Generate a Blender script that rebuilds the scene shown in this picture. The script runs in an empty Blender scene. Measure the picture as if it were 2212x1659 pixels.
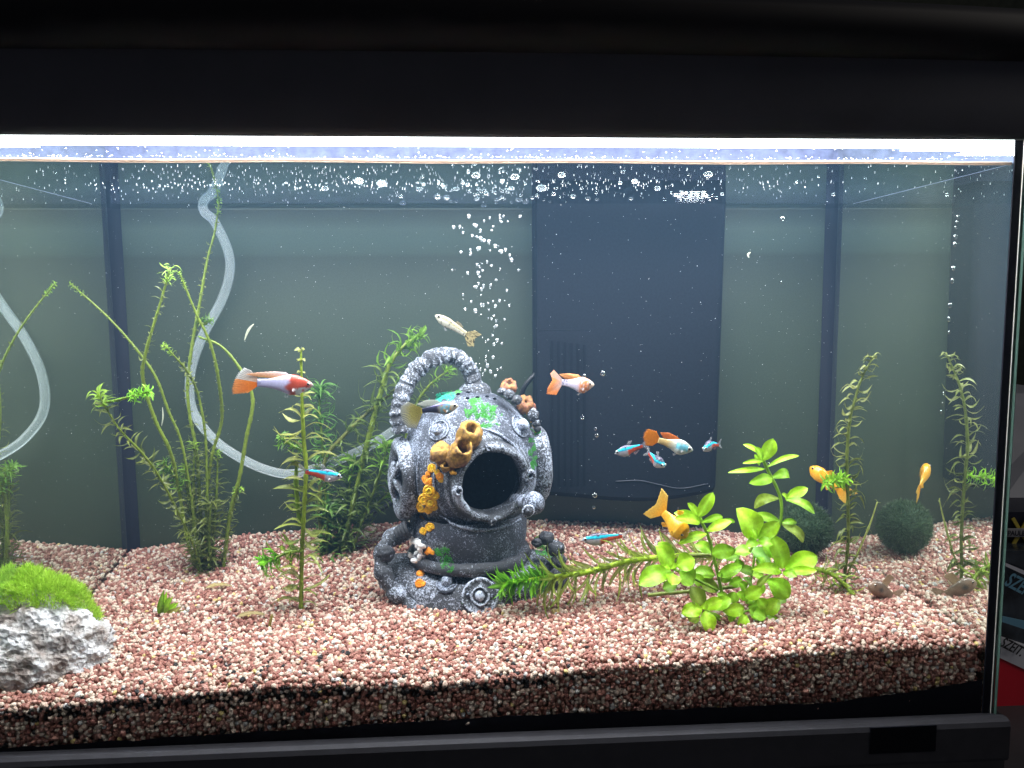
import bpy, math, random
import numpy as np
from mathutils import Vector, Matrix, noise
from mathutils.bvhtree import BVHTree
random.seed(7); rng = np.random.default_rng(11)
S = bpy.context.scene
COL = S.collection

# ------------------------------------------------------------------ camera
FPX, CAM = 1696.0, Vector((.2839, -.4432, .2547))
YAW, PITCH, ROLL = .0597, .1052, -.0074
W, D, ZS, ZH = .6, .2209, .3312, .3424       # tank inside width, depth, water level, hood lip height
_cy, _sy, _cp, _sp = math.cos(YAW), math.sin(YAW), math.cos(PITCH), math.sin(PITCH)
CR, CF, CU = Vector((_cy, -_sy, 0)), Vector((_cp*_sy, _cp*_cy, -_sp)), Vector((_sp*_sy, _sp*_cy, _cp))
cr, sr = math.cos(ROLL), math.sin(ROLL)
camd = bpy.data.cameras.new('camera'); cam = bpy.data.objects.new('camera', camd); COL.objects.link(cam)
rx = CR*cr + CU*sr; ux = CU*cr - CR*sr
cam.matrix_world = Matrix(((rx.x, ux.x, -CF.x, CAM.x), (rx.y, ux.y, -CF.y, CAM.y), (rx.z, ux.z, -CF.z, CAM.z), (0, 0, 0, 1)))
camd.sensor_width = 36; camd.lens = FPX/2212*36; camd.clip_start = .01; camd.clip_end = 20
S.camera = cam

# ------------------------------------------------------------------ world: a dark room at night
wd = bpy.data.worlds.new('World'); S.world = wd; wd.use_nodes = True
wd.node_tree.nodes['Background'].inputs[0].default_value = (.75, .8, 1, 1)
wd.node_tree.nodes['Background'].inputs[1].default_value = .055
S.view_settings.view_transform = 'Standard'; S.view_settings.look = 'None'
S.view_settings.exposure = 0; S.view_settings.gamma = 1
cy = S.cycles
cy.use_denoising = True; cy.max_bounces = 9; cy.diffuse_bounces = 3; cy.glossy_bounces = 4
cy.transmission_bounces = 6; cy.transparent_max_bounces = 24; cy.volume_bounces = 0
cy.sample_clamp_indirect = 30; cy.caustics_reflective = True; cy.caustics_refractive = False

# ------------------------------------------------------------------ the lamp's light (the tubes are built in the hood), plus added fill lights
def area(name, loc, sx, sy, power, col, rot=(0, 0, 0)):
    l = bpy.data.lights.new(name, 'AREA'); l.shape = 'RECTANGLE'; l.size = sx; l.size_y = sy
    l.energy = power; l.color = col
    o = bpy.data.objects.new(name, l); o.location = loc; o.rotation_euler = rot; COL.objects.link(o); return o
LAMP_Y, LAMP_Z = .080, .3532
area('hood_light', (.3, LAMP_Y, LAMP_Z-.0015), .56, .016, 2.7, (.97, .98, 1.0))
area('hood_light', (.3, .150, LAMP_Z+.0145), .56, .016, .7, (.97, .98, 1.0))
area('right_fill_light', (1.25, -.35, .85), .4, .4, 2.4, (1, .93, .85), (0, math.radians(52), math.radians(-22)))    # unseen fill light added to brighten the things right of the tank
area('hood_light', (.3, -.001, ZH+.018), .56, .010, 3.0, (.97, .98, 1.0))  # added strip without a tube, hidden by the lip, brightens the front gravel

def at(px, py, Y):
    u, w = px-1106, py-829.5
    u, w = cr*u + sr*w, -sr*u + cr*w
    d = CF*FPX + CR*u - CU*w
    return CAM + d*((Y-CAM.y)/d.y)
def ray(px, py):
    return (at(px, py, 0)-CAM).normalized()
def pxs(Y): return (Y-CAM.y)/FPX            # metres per picture pixel at that depth
def ground(x, y):
    f = np.interp(x, [0, .03, .088, .162, .28, .42, .46, .53, .6], [.0235, .0249, .0302, .0329, .0325, .0397, .0421, .0441, .0455])
    b = np.interp(x, [0, .1, .2, .3, .42, .5, .6], [.0475, .0585, .0645, .0665, .0600, .0515, .0360])
    t = min(max(y/D, 0), 1)
    e = max(0, 1-y/.009)
    return float(f + (b-f)*t**1.75 + .0026 - .0052*e*e + .0016*math.sin(x*37+1)*math.sin(y*41+.5))

# ------------------------------------------------------------------ helpers
class MB:
    def __init__(s): s.v = []; s.f = []; s.c = []
    def add(s, vs, fs, col=(1, 1, 1)):
        n = len(s.v)
        s.v += [tuple(q) for q in vs]; s.f += [tuple(i+n for i in q) for q in fs]
        if callable(col): s.c += [col(q) for q in vs]
        elif len(col) and hasattr(col[0], '__len__'): s.c += [tuple(q) for q in col]
        else: s.c += [tuple(col)]*len(vs)
    def grid(s, rows, closed=False, cols=None, caps=False):
        m = len(rows[0]); vs = [q for r in rows for q in r]; fs = []
        for i in range(len(rows)-1):
            for j in range(m if closed else m-1):
                k = (j+1) % m
                fs.append((i*m+j, i*m+k, (i+1)*m+k, (i+1)*m+j))
        if caps and closed:
            fs.append(tuple(range(m))[::-1]); fs.append(tuple((len(rows)-1)*m+j for j in range(m)))
        s.add(vs, fs, cols if cols is not None else (1, 1, 1))
    def tube(s, path, rad, seg=8, col=(1, 1, 1)):
        path = [Vector(q) for q in path]; rows = []; up = None
        for i, q in enumerate(path):
            t = (path[min(i+1, len(path)-1)]-path[max(i-1, 0)]).normalized()
            if up is None: up = t.orthogonal().normalized()
            up = (up - t*up.dot(t)).normalized(); b = t.cross(up)
            r = rad[i] if hasattr(rad, '__len__') else rad
            rows.append([q + (up*math.cos(a)+b*math.sin(a))*r for a in [2*math.pi*j/seg for j in range(seg)]])
        s.grid(rows, True, [col]*(len(rows)*seg), True)
    def box(s, a, b, col=(1, 1, 1)):
        (x0, y0, z0), (x1, y1, z1) = a, b
        s.add([(x0, y0, z0), (x1, y0, z0), (x1, y1, z0), (x0, y1, z0), (x0, y0, z1), (x1, y0, z1), (x1, y1, z1), (x0, y1, z1)],
              [(3, 2, 1, 0), (4, 5, 6, 7), (0, 1, 5, 4), (1, 2, 6, 5), (2, 3, 7, 6), (3, 0, 4, 7)], col)
    def ball(s, c, r, seg=12, ring=8, M=None, col=(1, 1, 1), fn=None):
        c = Vector(c); rr = (r, r, r) if not hasattr(r, '__len__') else r; rows = []
        for i in range(ring+1):
            th = math.pi*i/ring; row = []
            for j in range(seg):
                ph = 2*math.pi*j/seg
                q = Vector((math.sin(th)*math.cos(ph), math.sin(th)*math.sin(ph), math.cos(th)))
                k = fn(q) if fn else 1
                q = Vector((q.x*rr[0]*k, q.y*rr[1]*k, q.z*rr[2]*k))
                if M: q = M @ q
                row.append(c+q)
            rows.append(row)
        s.grid(rows, True, [col]*((ring+1)*seg))
    def lathe(s, prof, c, axis, seg=32, fn=None, col=(1, 1, 1), xr=1.0):
        """prof: (radius, height along axis)"""
        c = Vector(c); ax = Vector(axis).normalized()
        u = Vector((0, 0, 1)) if abs(ax.z) < .9 else Vector((1, 0, 0))
        u = (u-ax*u.dot(ax)).normalized(); w = ax.cross(u); rows = []
        for (r, h) in prof:
            row = []
            for j in range(seg):
                a = 2*math.pi*j/seg; q = c+ax*h+(u*math.cos(a)*xr+w*math.sin(a))*r
                if fn: q = fn(q, a, r, h)
                row.append(q)
            rows.append(row)
        s.grid(rows, True, [col]*(len(rows)*seg))
    def build(s, name, mat, parent=None, smooth=True, weld=0):
        off = parent.location if parent is not None else Vector((0, 0, 0))
        if parent is not None and parent.parent is not None: off = off + parent.parent.location
        me = bpy.data.meshes.new(name)
        me.from_pydata([(x-off.x, y-off.y, z-off.z) for x, y, z in s.v], [], s.f)
        a = me.color_attributes.new('Col', 'FLOAT_COLOR', 'POINT')
        a.data.foreach_set('color', np.array([tuple(c)[:3]+(1,) for c in s.c], dtype=np.float32).ravel())
        if smooth: me.polygons.foreach_set('use_smooth', [True]*len(me.polygons))
        me.materials.append(mat); me.update()
        o = bpy.data.objects.new(name, me); COL.objects.link(o)
        if parent is not None: o.parent = parent
        return o
def empty(name, loc=(0, 0, 0)):
    o = bpy.data.objects.new(name, None); o.location = loc; o.empty_display_size = .01; COL.objects.link(o); return o
def tag(o, label=None, cat=None, group=None, kind=None):
    if label: o['label'] = label
    if cat: o['category'] = cat
    if group: o['group'] = group
    if kind: o['kind'] = kind
    return o
def cr_path(pts, n=6):
    """Catmull-Rom through 3-D points"""
    P = [Vector(q) for q in pts]; P = [P[0]*2-P[1]]+P+[P[-1]*2-P[-2]]; out = []
    for i in range(1, len(P)-2):
        for k in range(n):
            t = k/n
            out.append(.5*((2*P[i])+(P[i+1]-P[i-1])*t+(2*P[i-1]-5*P[i]+4*P[i+1]-P[i+2])*t*t+(3*P[i]-P[i-1]-3*P[i+1]+P[i+2])*t**3))
    out.append(P[-2]); return out

# ------------------------------------------------------------------ materials
def mat(name):
    m = bpy.data.materials.new(name); m.use_nodes = True
    return m, m.node_tree, m.node_tree.nodes['Principled BSDF']
def N(t, typ, **kw):
    n = t.nodes.new(typ)
    for k, v in kw.items():
        if k.startswith('i_'):
            key = k[2:].replace('_', ' '); n.inputs[int(key) if key.isdigit() else key].default_value = v
        else: setattr(n, k, v)
    return n
def ramp(t, stops, src, interp='LINEAR'):
    r = t.nodes.new('ShaderNodeValToRGB'); r.color_ramp.interpolation = interp
    e = r.color_ramp.elements
    while len(e) < len(stops): e.new(.5)
    for i, (p, c) in enumerate(stops): e[i].position = p; e[i].color = tuple(c)+(1,) if len(c) == 3 else c
    t.links.new(src, r.inputs[0]); return r.outputs[0]
def plain(name, col, rough=.5, metal=0, spec=.5, noise_amt=0, scale=200, bump=0):
    m, t, b = mat(name); b.inputs['Roughness'].default_value = rough; b.inputs['Metallic'].default_value = metal
    b.inputs['Specular IOR Level'].default_value = spec
    b.inputs['Base Color'].default_value = tuple(col)+(1,)
    if noise_amt or bump:
        tc = N(t, 'ShaderNodeTexCoord'); nz = N(t, 'ShaderNodeTexNoise', i_Scale=scale, i_Detail=5.0)
        t.links.new(tc.outputs['Object'], nz.inputs['Vector'])
        if noise_amt:
            lo = [c*(1-noise_amt) for c in col]; hi = [min(1, c*(1+noise_amt)) for c in col]
            t.links.new(ramp(t, [(.3, lo), (.7, hi)], nz.outputs[0]), b.inputs['Base Color'])
        if bump:
            bp = N(t, 'ShaderNodeBump', i_Strength=bump, i_Distance=.001)
            t.links.new(nz.outputs[0], bp.inputs['Height']); t.links.new(bp.outputs[0], b.inputs['Normal'])
    return m
def vcol(name, rough=.5, transl=0, noise_amt=.15, scale=600, bump=.2, spec=.5, transp=0, rim=0):
    """colour from the mesh's own colour attribute, broken up by noise; optional light passing through"""
    m, t, b = mat(name); L = t.links.new
    a = N(t, 'ShaderNodeVertexColor', layer_name='Col'); tc = N(t, 'ShaderNodeTexCoord')
    nz = N(t, 'ShaderNodeTexNoise', i_Scale=scale, i_Detail=4.0); L(tc.outputs['Object'], nz.inputs['Vector'])
    mr = N(t, 'ShaderNodeMapRange', i_1=.3, i_2=.7, i_3=1-noise_amt, i_4=1+noise_amt); L(nz.outputs[0], mr.inputs[0])
    mx = N(t, 'ShaderNodeVectorMath', operation='SCALE'); L(a.outputs[0], mx.inputs[0]); L(mr.outputs[0], mx.inputs['Scale'])
    L(mx.outputs[0], b.inputs['Base Color']); b.inputs['Roughness'].default_value = rough
    b.inputs['Specular IOR Level'].default_value = spec
    if bump:
        bp = N(t, 'ShaderNodeBump', i_Strength=bump, i_Distance=.0006); L(nz.outputs[0], bp.inputs['Height']); L(bp.outputs[0], b.inputs['Normal'])
    out = t.nodes['Material Output']; last = b.outputs[0]
    if transl:
        tr = N(t, 'ShaderNodeBsdfTranslucent'); L(mx.outputs[0], tr.inputs[0])
        ms = N(t, 'ShaderNodeMixShader', i_0=transl); L(last, ms.inputs[1]); L(tr.outputs[0], ms.inputs[2]); last = ms.outputs[0]
    if transp:
        tp = N(t, 'ShaderNodeBsdfTransparent'); ms = N(t, 'ShaderNodeMixShader', i_0=transp)
        L(last, ms.inputs[1]); L(tp.outputs[0], ms.inputs[2]); last = ms.outputs[0]
    L(last, out.inputs[0]); return m
def glassy(name, tint=(1, 1, 1), refl=1.0, ior=1.33, rough=0, body=0, bodycol=(1, 1, 1)):
    """clear, see-through sheet or shell: transparent with a Fresnel reflection and an optional milky body"""
    m, t, b = mat(name); L = t.links.new; t.nodes.remove(b)
    tp = N(t, 'ShaderNodeBsdfTransparent', i_Color=tuple(tint)+(1,)); gl = N(t, 'ShaderNodeBsdfGlossy', i_Roughness=rough)
    fr = N(t, 'ShaderNodeFresnel', i_IOR=ior); mu = N(t, 'ShaderNodeMath', operation='MULTIPLY', i_1=refl); L(fr.outputs[0], mu.inputs[0])
    base = tp.outputs[0]
    if body:
        df = N(t, 'ShaderNodeBsdfDiffuse', i_Color=tuple(bodycol)+(1,)); tl = N(t, 'ShaderNodeBsdfTranslucent', i_Color=tuple(bodycol)+(1,))
        a = N(t, 'ShaderNodeMixShader', i_0=.5); L(df.outputs[0], a.inputs[1]); L(tl.outputs[0], a.inputs[2])
        c = N(t, 'ShaderNodeMixShader', i_0=body); L(base, c.inputs[1]); L(a.outputs[0], c.inputs[2]); base = c.outputs[0]
    ms = N(t, 'ShaderNodeMixShader'); L(mu.outputs[0], ms.inputs[0]); L(base, ms.inputs[1]); L(gl.outputs[0], ms.inputs[2])
    L(ms.outputs[0], t.nodes['Material Output'].inputs[0]); return m

M_black = plain('black_plastic', (.010, .010, .012), .38, noise_amt=.2, scale=60)
M_fascia = plain('dark_hood_fascia', (.055, .056, .068), .55, noise_amt=.12, scale=25, bump=.05)
M_lid = plain('black_lid', (.004, .004, .006), .65, spec=.25)
M_trim = plain('charcoal_trim', (.022, .022, .027), .75, spec=.25, noise_amt=.12, scale=90, bump=.1)
M_silshade = plain('silicone_and_shade_black', (.010, .011, .018), .6, spec=.15)
M_filter = plain('dark_filter_plastic', (.0035, .0045, .008), .8, spec=.12, noise_amt=.4, scale=500)
M_slot = plain('slot_black', (.004, .0045, .007), .9, spec=.05)
m, t, b = mat('front_glass'); L = t.links.new; t.nodes.remove(b)      # clear to look through, totally reflecting along its face from inside
ge = N(t, 'ShaderNodeNewGeometry'); dt = N(t, 'ShaderNodeVectorMath', operation='DOT_PRODUCT'); L(ge.outputs['True Normal'], dt.inputs[0]); L(ge.outputs['Incoming'], dt.inputs[1])
ab = N(t, 'ShaderNodeMath', operation='ABSOLUTE'); L(dt.outputs['Value'], ab.inputs[0])
mr = N(t, 'ShaderNodeMapRange', i_1=.42, i_2=.60, i_3=.92, i_4=.015); L(ab.outputs[0], mr.inputs[0])
tp = N(t, 'ShaderNodeBsdfTransparent', i_Color=(.985, .995, .99, 1)); gl = N(t, 'ShaderNodeBsdfGlossy', i_Roughness=.02); ms = N(t, 'ShaderNodeMixShader')
bk = N(t, 'ShaderNodeMath', operation='MULTIPLY'); L(mr.outputs[0], bk.inputs[0]); sx_ = N(t, 'ShaderNodeSeparateXYZ'); L(ge.outputs['Incoming'], sx_.inputs[0]); gt = N(t, 'ShaderNodeMath', operation='GREATER_THAN', i_1=0.0); L(sx_.outputs['Y'], gt.inputs[0]); b2_ = N(t, 'ShaderNodeMath', operation='MULTIPLY'); L(gt.outputs[0], b2_.inputs[0]); L(ge.outputs['Backfacing'], b2_.inputs[1]); L(b2_.outputs[0], bk.inputs[1])      # the far face turns light back, the near face lets it in
L(bk.outputs[0], ms.inputs[0]); L(tp.outputs[0], ms.inputs[1]); L(gl.outputs[0], ms.inputs[2]); L(ms.outputs[0], t.nodes['Material Output'].inputs[0]); M_frontglass = m
M_edge = plain('green_glass_edge', (.09, .16, .135), .2, spec=.6)
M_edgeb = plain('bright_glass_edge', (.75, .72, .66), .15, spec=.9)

# side panes seen from inside the water: total reflection, with a thin film of algae
m, t, b = mat('side_glass'); L = t.links.new; t.nodes.remove(b)
gl = N(t, 'ShaderNodeBsdfGlossy', i_Color=(.88, .93, .90, 1), i_Roughness=0.0)
df = N(t, 'ShaderNodeBsdfDiffuse', i_Color=(.16, .19, .15, 1)); ms = N(t, 'ShaderNodeMixShader', i_0=.92)
L(df.outputs[0], ms.inputs[1]); L(gl.outputs[0], ms.inputs[2]); L(ms.outputs[0], t.nodes['Material Output'].inputs[0]); M_side = m

# back pane with the dull green-grey poster foil behind it
m, t, b = mat('back_foil'); L = t.links.new
tc = N(t, 'ShaderNodeTexCoord'); nz = N(t, 'ShaderNodeTexNoise', i_Scale=9.0, i_Detail=5.0); L(tc.outputs['Object'], nz.inputs[0])
n2 = N(t, 'ShaderNodeTexNoise', i_Scale=700.0, i_Detail=2.0); L(tc.outputs['Object'], n2.inputs[0])
c1 = ramp(t, [(.3, (.019, .029, .017)), (.7, (.026, .037, .022))], nz.outputs[0])
mr = N(t, 'ShaderNodeMapRange', i_1=.3, i_2=.7, i_3=.85, i_4=1.15); L(n2.outputs[0], mr.inputs[0])
vm = N(t, 'ShaderNodeVectorMath', operation='SCALE'); L(c1, vm.inputs[0]); L(mr.outputs[0], vm.inputs['Scale'])
sz_ = N(t, 'ShaderNodeSeparateXYZ'); L(tc.outputs['Object'], sz_.inputs[0]); mz_ = N(t, 'ShaderNodeMapRange', i_1=.2915, i_2=.3300, i_3=0.0, i_4=1.0); L(sz_.outputs['Z'], mz_.inputs[0])   # band of light below the water level, painted into the foil colour
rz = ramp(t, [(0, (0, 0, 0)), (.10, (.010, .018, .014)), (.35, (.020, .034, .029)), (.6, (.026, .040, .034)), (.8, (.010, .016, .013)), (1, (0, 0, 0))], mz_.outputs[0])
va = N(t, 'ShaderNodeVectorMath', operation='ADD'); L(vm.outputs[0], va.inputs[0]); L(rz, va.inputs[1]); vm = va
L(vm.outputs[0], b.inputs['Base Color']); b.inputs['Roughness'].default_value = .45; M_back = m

# water surface: clear straight up, a mirror from below past the critical angle
m, t, b = mat('water_surface'); L = t.links.new; t.nodes.remove(b)
ge = N(t, 'ShaderNodeNewGeometry'); dt = N(t, 'ShaderNodeVectorMath', operation='DOT_PRODUCT')
L(ge.outputs['True Normal'], dt.inputs[0]); L(ge.outputs['Incoming'], dt.inputs[1])
ab = N(t, 'ShaderNodeMath', operation='ABSOLUTE'); L(dt.outputs['Value'], ab.inputs[0])
mr = N(t, 'ShaderNodeMapRange', i_1=.30, i_2=.55, i_3=.95, i_4=.03); L(ab.outputs[0], mr.inputs[0])
bm = N(t, 'ShaderNodeMath', operation='MULTIPLY'); L(mr.outputs[0], bm.inputs[0]); L(ge.outputs['Backfacing'], bm.inputs[1])
ad = N(t, 'ShaderNodeMath', operation='ADD', i_1=.02, use_clamp=True); L(bm.outputs[0], ad.inputs[0])
tc = N(t, 'ShaderNodeTexCoord'); mp = N(t, 'ShaderNodeMapping'); mp.inputs['Scale'].default_value = (1, 2.2, 1); L(tc.outputs['Object'], mp.inputs[0])
nz = N(t, 'ShaderNodeTexNoise', i_Scale=55.0, i_Detail=3.0); L(mp.outputs[0], nz.inputs[0])
bp = N(t, 'ShaderNodeBump', i_Strength=.012, i_Distance=.0012); L(nz.outputs[0], bp.inputs['Height'])
gl = N(t, 'ShaderNodeBsdfGlossy', i_Color=(.60, .68, .68, 1), i_Roughness=.0); L(bp.outputs[0], gl.inputs['Normal'])
tp = N(t, 'ShaderNodeBsdfTransparent'); ms = N(t, 'ShaderNodeMixShader')
L(ad.outputs[0], ms.inputs[0]); L(tp.outputs[0], ms.inputs[1]); L(gl.outputs[0], ms.inputs[2]); L(ms.outputs[0], t.nodes['Material Output'].inputs[0])
M_surf = m

def emit(name, col, st):
    m, t, b = mat(name); b.inputs['Base Color'].default_value = (.8, .8, .8, 1)
    b.inputs['Emission Color'].default_value = tuple(col)+(1,); b.inputs['Emission Strength'].default_value = st; return m
M_lamp = emit('lamp_tube_glow', (.93, .97, 1), 6)

# ------------------------------------------------------------------ setting: table and wall
mb = MB(); mb.box((-1.5, -.30, -.075), (2.2, 1.2, -.045)); tag(mb.build('table_top', plain('dark_table', (.035, .035, .04), .5, noise_amt=.2, scale=30, bump=.1), smooth=False), kind='structure')
mb = MB(); mb.box((-2, 1.2, -.6), (3.0, 1.25, 1.8)); tag(mb.build('wall', plain('olive_wall', (.055, .062, .042), .9, noise_amt=.25, scale=60, bump=.3), smooth=False), kind='structure')

# ------------------------------------------------------------------ aquarium
tank = tag(empty('aquarium', (.3, 0, 0)), 'glass aquarium with black silicone corners on a charcoal base trim', 'aquarium')
mb = MB(); mb.box((-.0068, -.0030, -.006), (W+.0068, -.0005, ZH+.03)); mb.build('front_pane', M_frontglass, tank, False)
mb = MB(); mb.box((-.006, .0005, -.006), (0, D, ZH+.057)); mb.build('side_pane', M_side, tank, False)
mb = MB(); mb.box((W, .0005, -.006), (W+.0036, D, ZH+.057)); mb.build('side_pane', M_side, tank, False)
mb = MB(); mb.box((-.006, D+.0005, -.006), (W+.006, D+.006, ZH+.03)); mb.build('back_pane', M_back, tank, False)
mb = MB(); mb.box((-.006, 0, -.012), (W+.006, D+.006, -.0065)); mb.build('bottom_pane', M_silshade, tank, False)
def fillet(x, y, sx, sy, r=.0075):
    mb = MB(); rows = []
    for z in np.linspace(-.006, ZH+.01, 30):
        e = r*(1+.04*noise.noise(Vector((x*9, z*30, 3)))); row = []
        for k in range(5):
            a = k/4; q = Vector((x+sx*e*(1-a), y+sy*e*a, z)); bulge = .0010*math.sin(a*math.pi)
            row.append(q-Vector((sx, sy, 0))*bulge)
        rows.append(row)
    mb.grid(rows); return mb.build('silicone_seam_or_shade', M_silshade, tank)
mb = MB(); rw = [[], []]      # black strip stands in for shade on the lowest gravel, thicker to the right
for x in np.linspace(.0005, W-.0005, 300):
    h = float(np.interp(x, [0, .15, .3, .5, .56, .6], [.001, .005, .009, .0095, .0150, .021]))+.0012*noise.noise(Vector((x*60, 0, 5)))+.0008*noise.noise(Vector((x*300, 0, 5)))
    rw[0].append((x, .0004, -.006)); rw[1].append((x, .0004, max(-.004, h)))
mb.grid(rw); mb.build('silicone_seam_or_shade', M_silshade, tank, False)
fillet(0, D, 1, -1); fillet(W, D, -1, -1)
mb = MB(); mb.box((W, -.0004, -.006), (W+.0045, .0003, ZH+.02)); mb.build('silicone_seam_or_shade', M_silshade, tank, False)
mb = MB(); mb.box((-.0075, -.0004, -.006), (0, .0003, ZH+.02)); mb.build('silicone_seam_or_shade', M_silshade, tank, False)
# polished vertical edge of the front pane beyond the corner
mb = MB(); mb.box((W+.0069, -.0030, -.006), (W+.0072, -.0002, ZH+.02)); mb.build('glass_edge', M_edge, tank, False)
mb = MB(); mb.box((W+.0047, -.0003, -.006), (W+.0067, .0, ZH+.02)); mb.build('glass_edge', plain('dark_green_glass', (.035, .06, .05), .1, spec=.8), tank, False)
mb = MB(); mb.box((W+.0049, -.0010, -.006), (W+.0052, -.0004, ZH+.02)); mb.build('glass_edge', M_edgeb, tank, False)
# base trim with its corner and the dark socket plate
zt = .0
mb = MB()
rows = []
for x in np.linspace(-.03, W+.0110, 40):
    rows.append([(x, .0, -.0008), (x, -.0072, 0.0), (x, -.0098, -.0012), (x, -.0108, -.004), (x, -.0108, -.024), (x, -.0098, -.0262), (x, .0, -.0262)])
mb.grid(rows)
mb.add([(W+.0110, 0, -.0008), (W+.0110, -.0072, 0), (W+.0110, -.0108, -.004), (W+.0110, -.0108, -.024), (W+.0110, 0, -.0262), (W+.0110, .24, -.0262), (W+.0110, .24, -.0008)],
       [(0, 1, 2, 3, 4, 5, 6)]); mb.add([(W+.0110, 0, -.0008), (W+.0110, .24, -.0008), (W+.0065, .24, -.0008), (W+.0065, 0, -.0008)], [(0, 1, 2, 3)])
mb.build('base_trim', M_trim, tank, False)
mb = MB(); a = at(1880, 1572, -.0108); b2 = at(2020, 1622, -.0108); mb.box((a.x, -.0112, b2.z), (b2.x, -.0100, a.z)); mb.build('switch_plate', M_slot, tank, False)
mb = MB(); mb.box((-.02, -.006, -.0445), (W+.012, D, -.0264)); mb.build('base_frame', M_black, tank, False)

# ------------------------------------------------------------------ hood with lamp
hood = tag(empty('aquarium_hood', (.3, 0, ZH)), 'black plastic aquarium hood with a bowed front and lamp underneath', 'hood')
def bow(x, b): return -b*(1-((x-.28)/.42)**2)
HX = np.linspace(-.08, W+.005, 60)
mb = MB(); rows = []
for x in HX:      # lighter lower fascia, rounded lip
    rows.append([(x, -.0065, ZH+.0015), (x, -.0080, ZH+.0002), (x, -.0096, ZH), (x, -.0112, ZH+.0012), (x, -.0122+bow(x, .002), ZH+.004),
                 (x, -.014+bow(x, .006), ZH+.018), (x, -.016+bow(x, .009), ZH+.034), (x, -.017+bow(x, .010), ZH+.0392)])
mb.grid(rows); mb.build('fascia', M_fascia, hood)
HX2 = np.linspace(-.08, W-.012, 60)
mb = MB(); rows = []
for x in HX2:    # the lid bulging over it
    bb = bow(x, .030)
    rows.append([(x, -.010, ZH+.0392), (x, -.019+bow(x, .012), ZH+.0386), (x, -.0225+bow(x, .014), ZH+.0400), (x, -.024+bb*.7, ZH+.046), (x, -.022+bb, ZH+.056),
                 (x, -.016+bb, ZH+.0625), (x, -.002+bb*.8, ZH+.0655), (x, .05, ZH+.067), (x, .25, ZH+.068)])
mb.grid(rows); mb.build('lid', M_lid, hood)
mb = MB(); rows = []
for x in np.linspace(W-.0112, W+.055, 14):
    bb = bow(x, .030)
    rows.append([(x, -.010, ZH+.0392), (x, -.020+bow(x, .012), ZH+.0386), (x, -.0235+bow(x, .014), ZH+.0405), (x, -.024+bb*.7, ZH+.045), (x, -.021+bb, ZH+.053),
                 (x, -.016+bb, ZH+.059), (x, -.002+bb*.8, ZH+.062), (x, .05, ZH+.064), (x, .25, ZH+.065)])
mb.grid(rows); mb.build('lid_corner', M_lid, hood)
mb = MB(); rows = []
for x in np.linspace(W+.0056, W+.055, 8):
    rows.append([(x, -.0065, ZH+.0015), (x, -.0096, ZH), (x, -.0120, ZH+.004), (x, -.0135, ZH+.018), (x, -.0160, ZH+.0392)])
mb.grid(rows); mb.build('fascia_corner', M_black, hood)
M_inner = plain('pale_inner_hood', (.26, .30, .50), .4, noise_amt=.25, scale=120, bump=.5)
mb = MB(); mb.box((-.006, D-.004, ZS+.004), (W+.006, D+.0003, ZH+.057)); mb.build('inner_back', M_inner, hood, False)
mb = MB(); mb.box((-.006, .006, ZH+.0575), (W+.006, D-.0045, ZH+.0605)); mb.build('inner_top', M_inner, hood, False)
mb = MB(); mb.box((-.008, -.0055, ZH+.031), (W+.008, -.003, ZH+.060)); mb.build('inner_front', M_black, hood, False)
mb = MB(); mb.box((-.008, D+.0065, ZH+.0), (W+.008, D+.010, ZH+.064)); mb.build('rear_wall', M_black, hood, False)
for y, z, r in ((LAMP_Y, LAMP_Z+.0132, .0118), (.150, LAMP_Z+.030, .0120)):
    mb = MB(); mb.tube([(x, y, z) for x in np.linspace(.004, .596, 8)], r, 20); mb.build('lamp_tube', M_lamp, hood)

# ------------------------------------------------------------------ water
mb = MB(); n = 40
mb.grid([[(x, y, ZS+(.0012*math.exp(-y/.0015))) for x in np.linspace(.0003, W-.0003, 60)] for y in np.concatenate([[.0003, .001, .002, .004], np.linspace(.006, D-.006, 30), [D-.003, D-.0015, D-.0004]])])
o = mb.build('water', M_surf); tag(o, kind='structure')
for p_ in o.data.polygons: pass
mb = MB(); mb.tube([(x, .0010, ZS+.0004+.0003*math.sin(x*40)) for x in np.linspace(.001, W-.001, 120)], .0010, 8)
mz = glassy('meniscus', (.9, .8, .7), 1, 1.33, .05, .7, (.50, .40, .34))
o2 = mb.build('meniscus', mz, o)
mb = MB(); rp = random.Random(3)
for k in range(200):
    x = rp.uniform(.005, W-.005); r = rp.uniform(.00015, .0004)*(1.8 if rp.random() < .06 else 1)
    mb.ball((x, .0006, ZS+.0022+rp.random()**2*.009), (r*rp.uniform(.9, 2), r*.5, r*.9), 8, 5)
for k in range(240):
    x = rp.uniform(.005, W-.005); r = rp.uniform(.00012, .0003)
    mb.ball((x, .0006, ZS+.0019+rp.random()*.001), (r*rp.uniform(1, 3), r*.5, r*.6), 8, 5)
tag(mb.build('condensation_drops', glassy('drops', (1, 1, 1), 2.2, 1.6, .05, .5, (.9, .93, 1))), 'clear droplets clinging to the front glass above the waterline', 'droplets', kind='stuff')
# the slightly cloudy water itself
hz = MB(); hz.box((.0002, .0001, -.0062), (W-.0002, D-.0001, ZS-.0004))
m = bpy.data.materials.new('cloudy_water'); m.use_nodes = True; t = m.node_tree; t.nodes.remove(t.nodes['Principled BSDF'])
pv = N(t, 'ShaderNodeVolumePrincipled'); pv.inputs['Color'].default_value = (.22, .42, .68, 1); pv.inputs['Density'].default_value = .28
pv.inputs['Anisotropy'].default_value = 0; t.links.new(pv.outputs[0], t.nodes['Material Output'].inputs['Volume'])
tag(hz.build('haze', m, smooth=False), 'slightly cloudy tank water', 'haze', kind='stuff')
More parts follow.
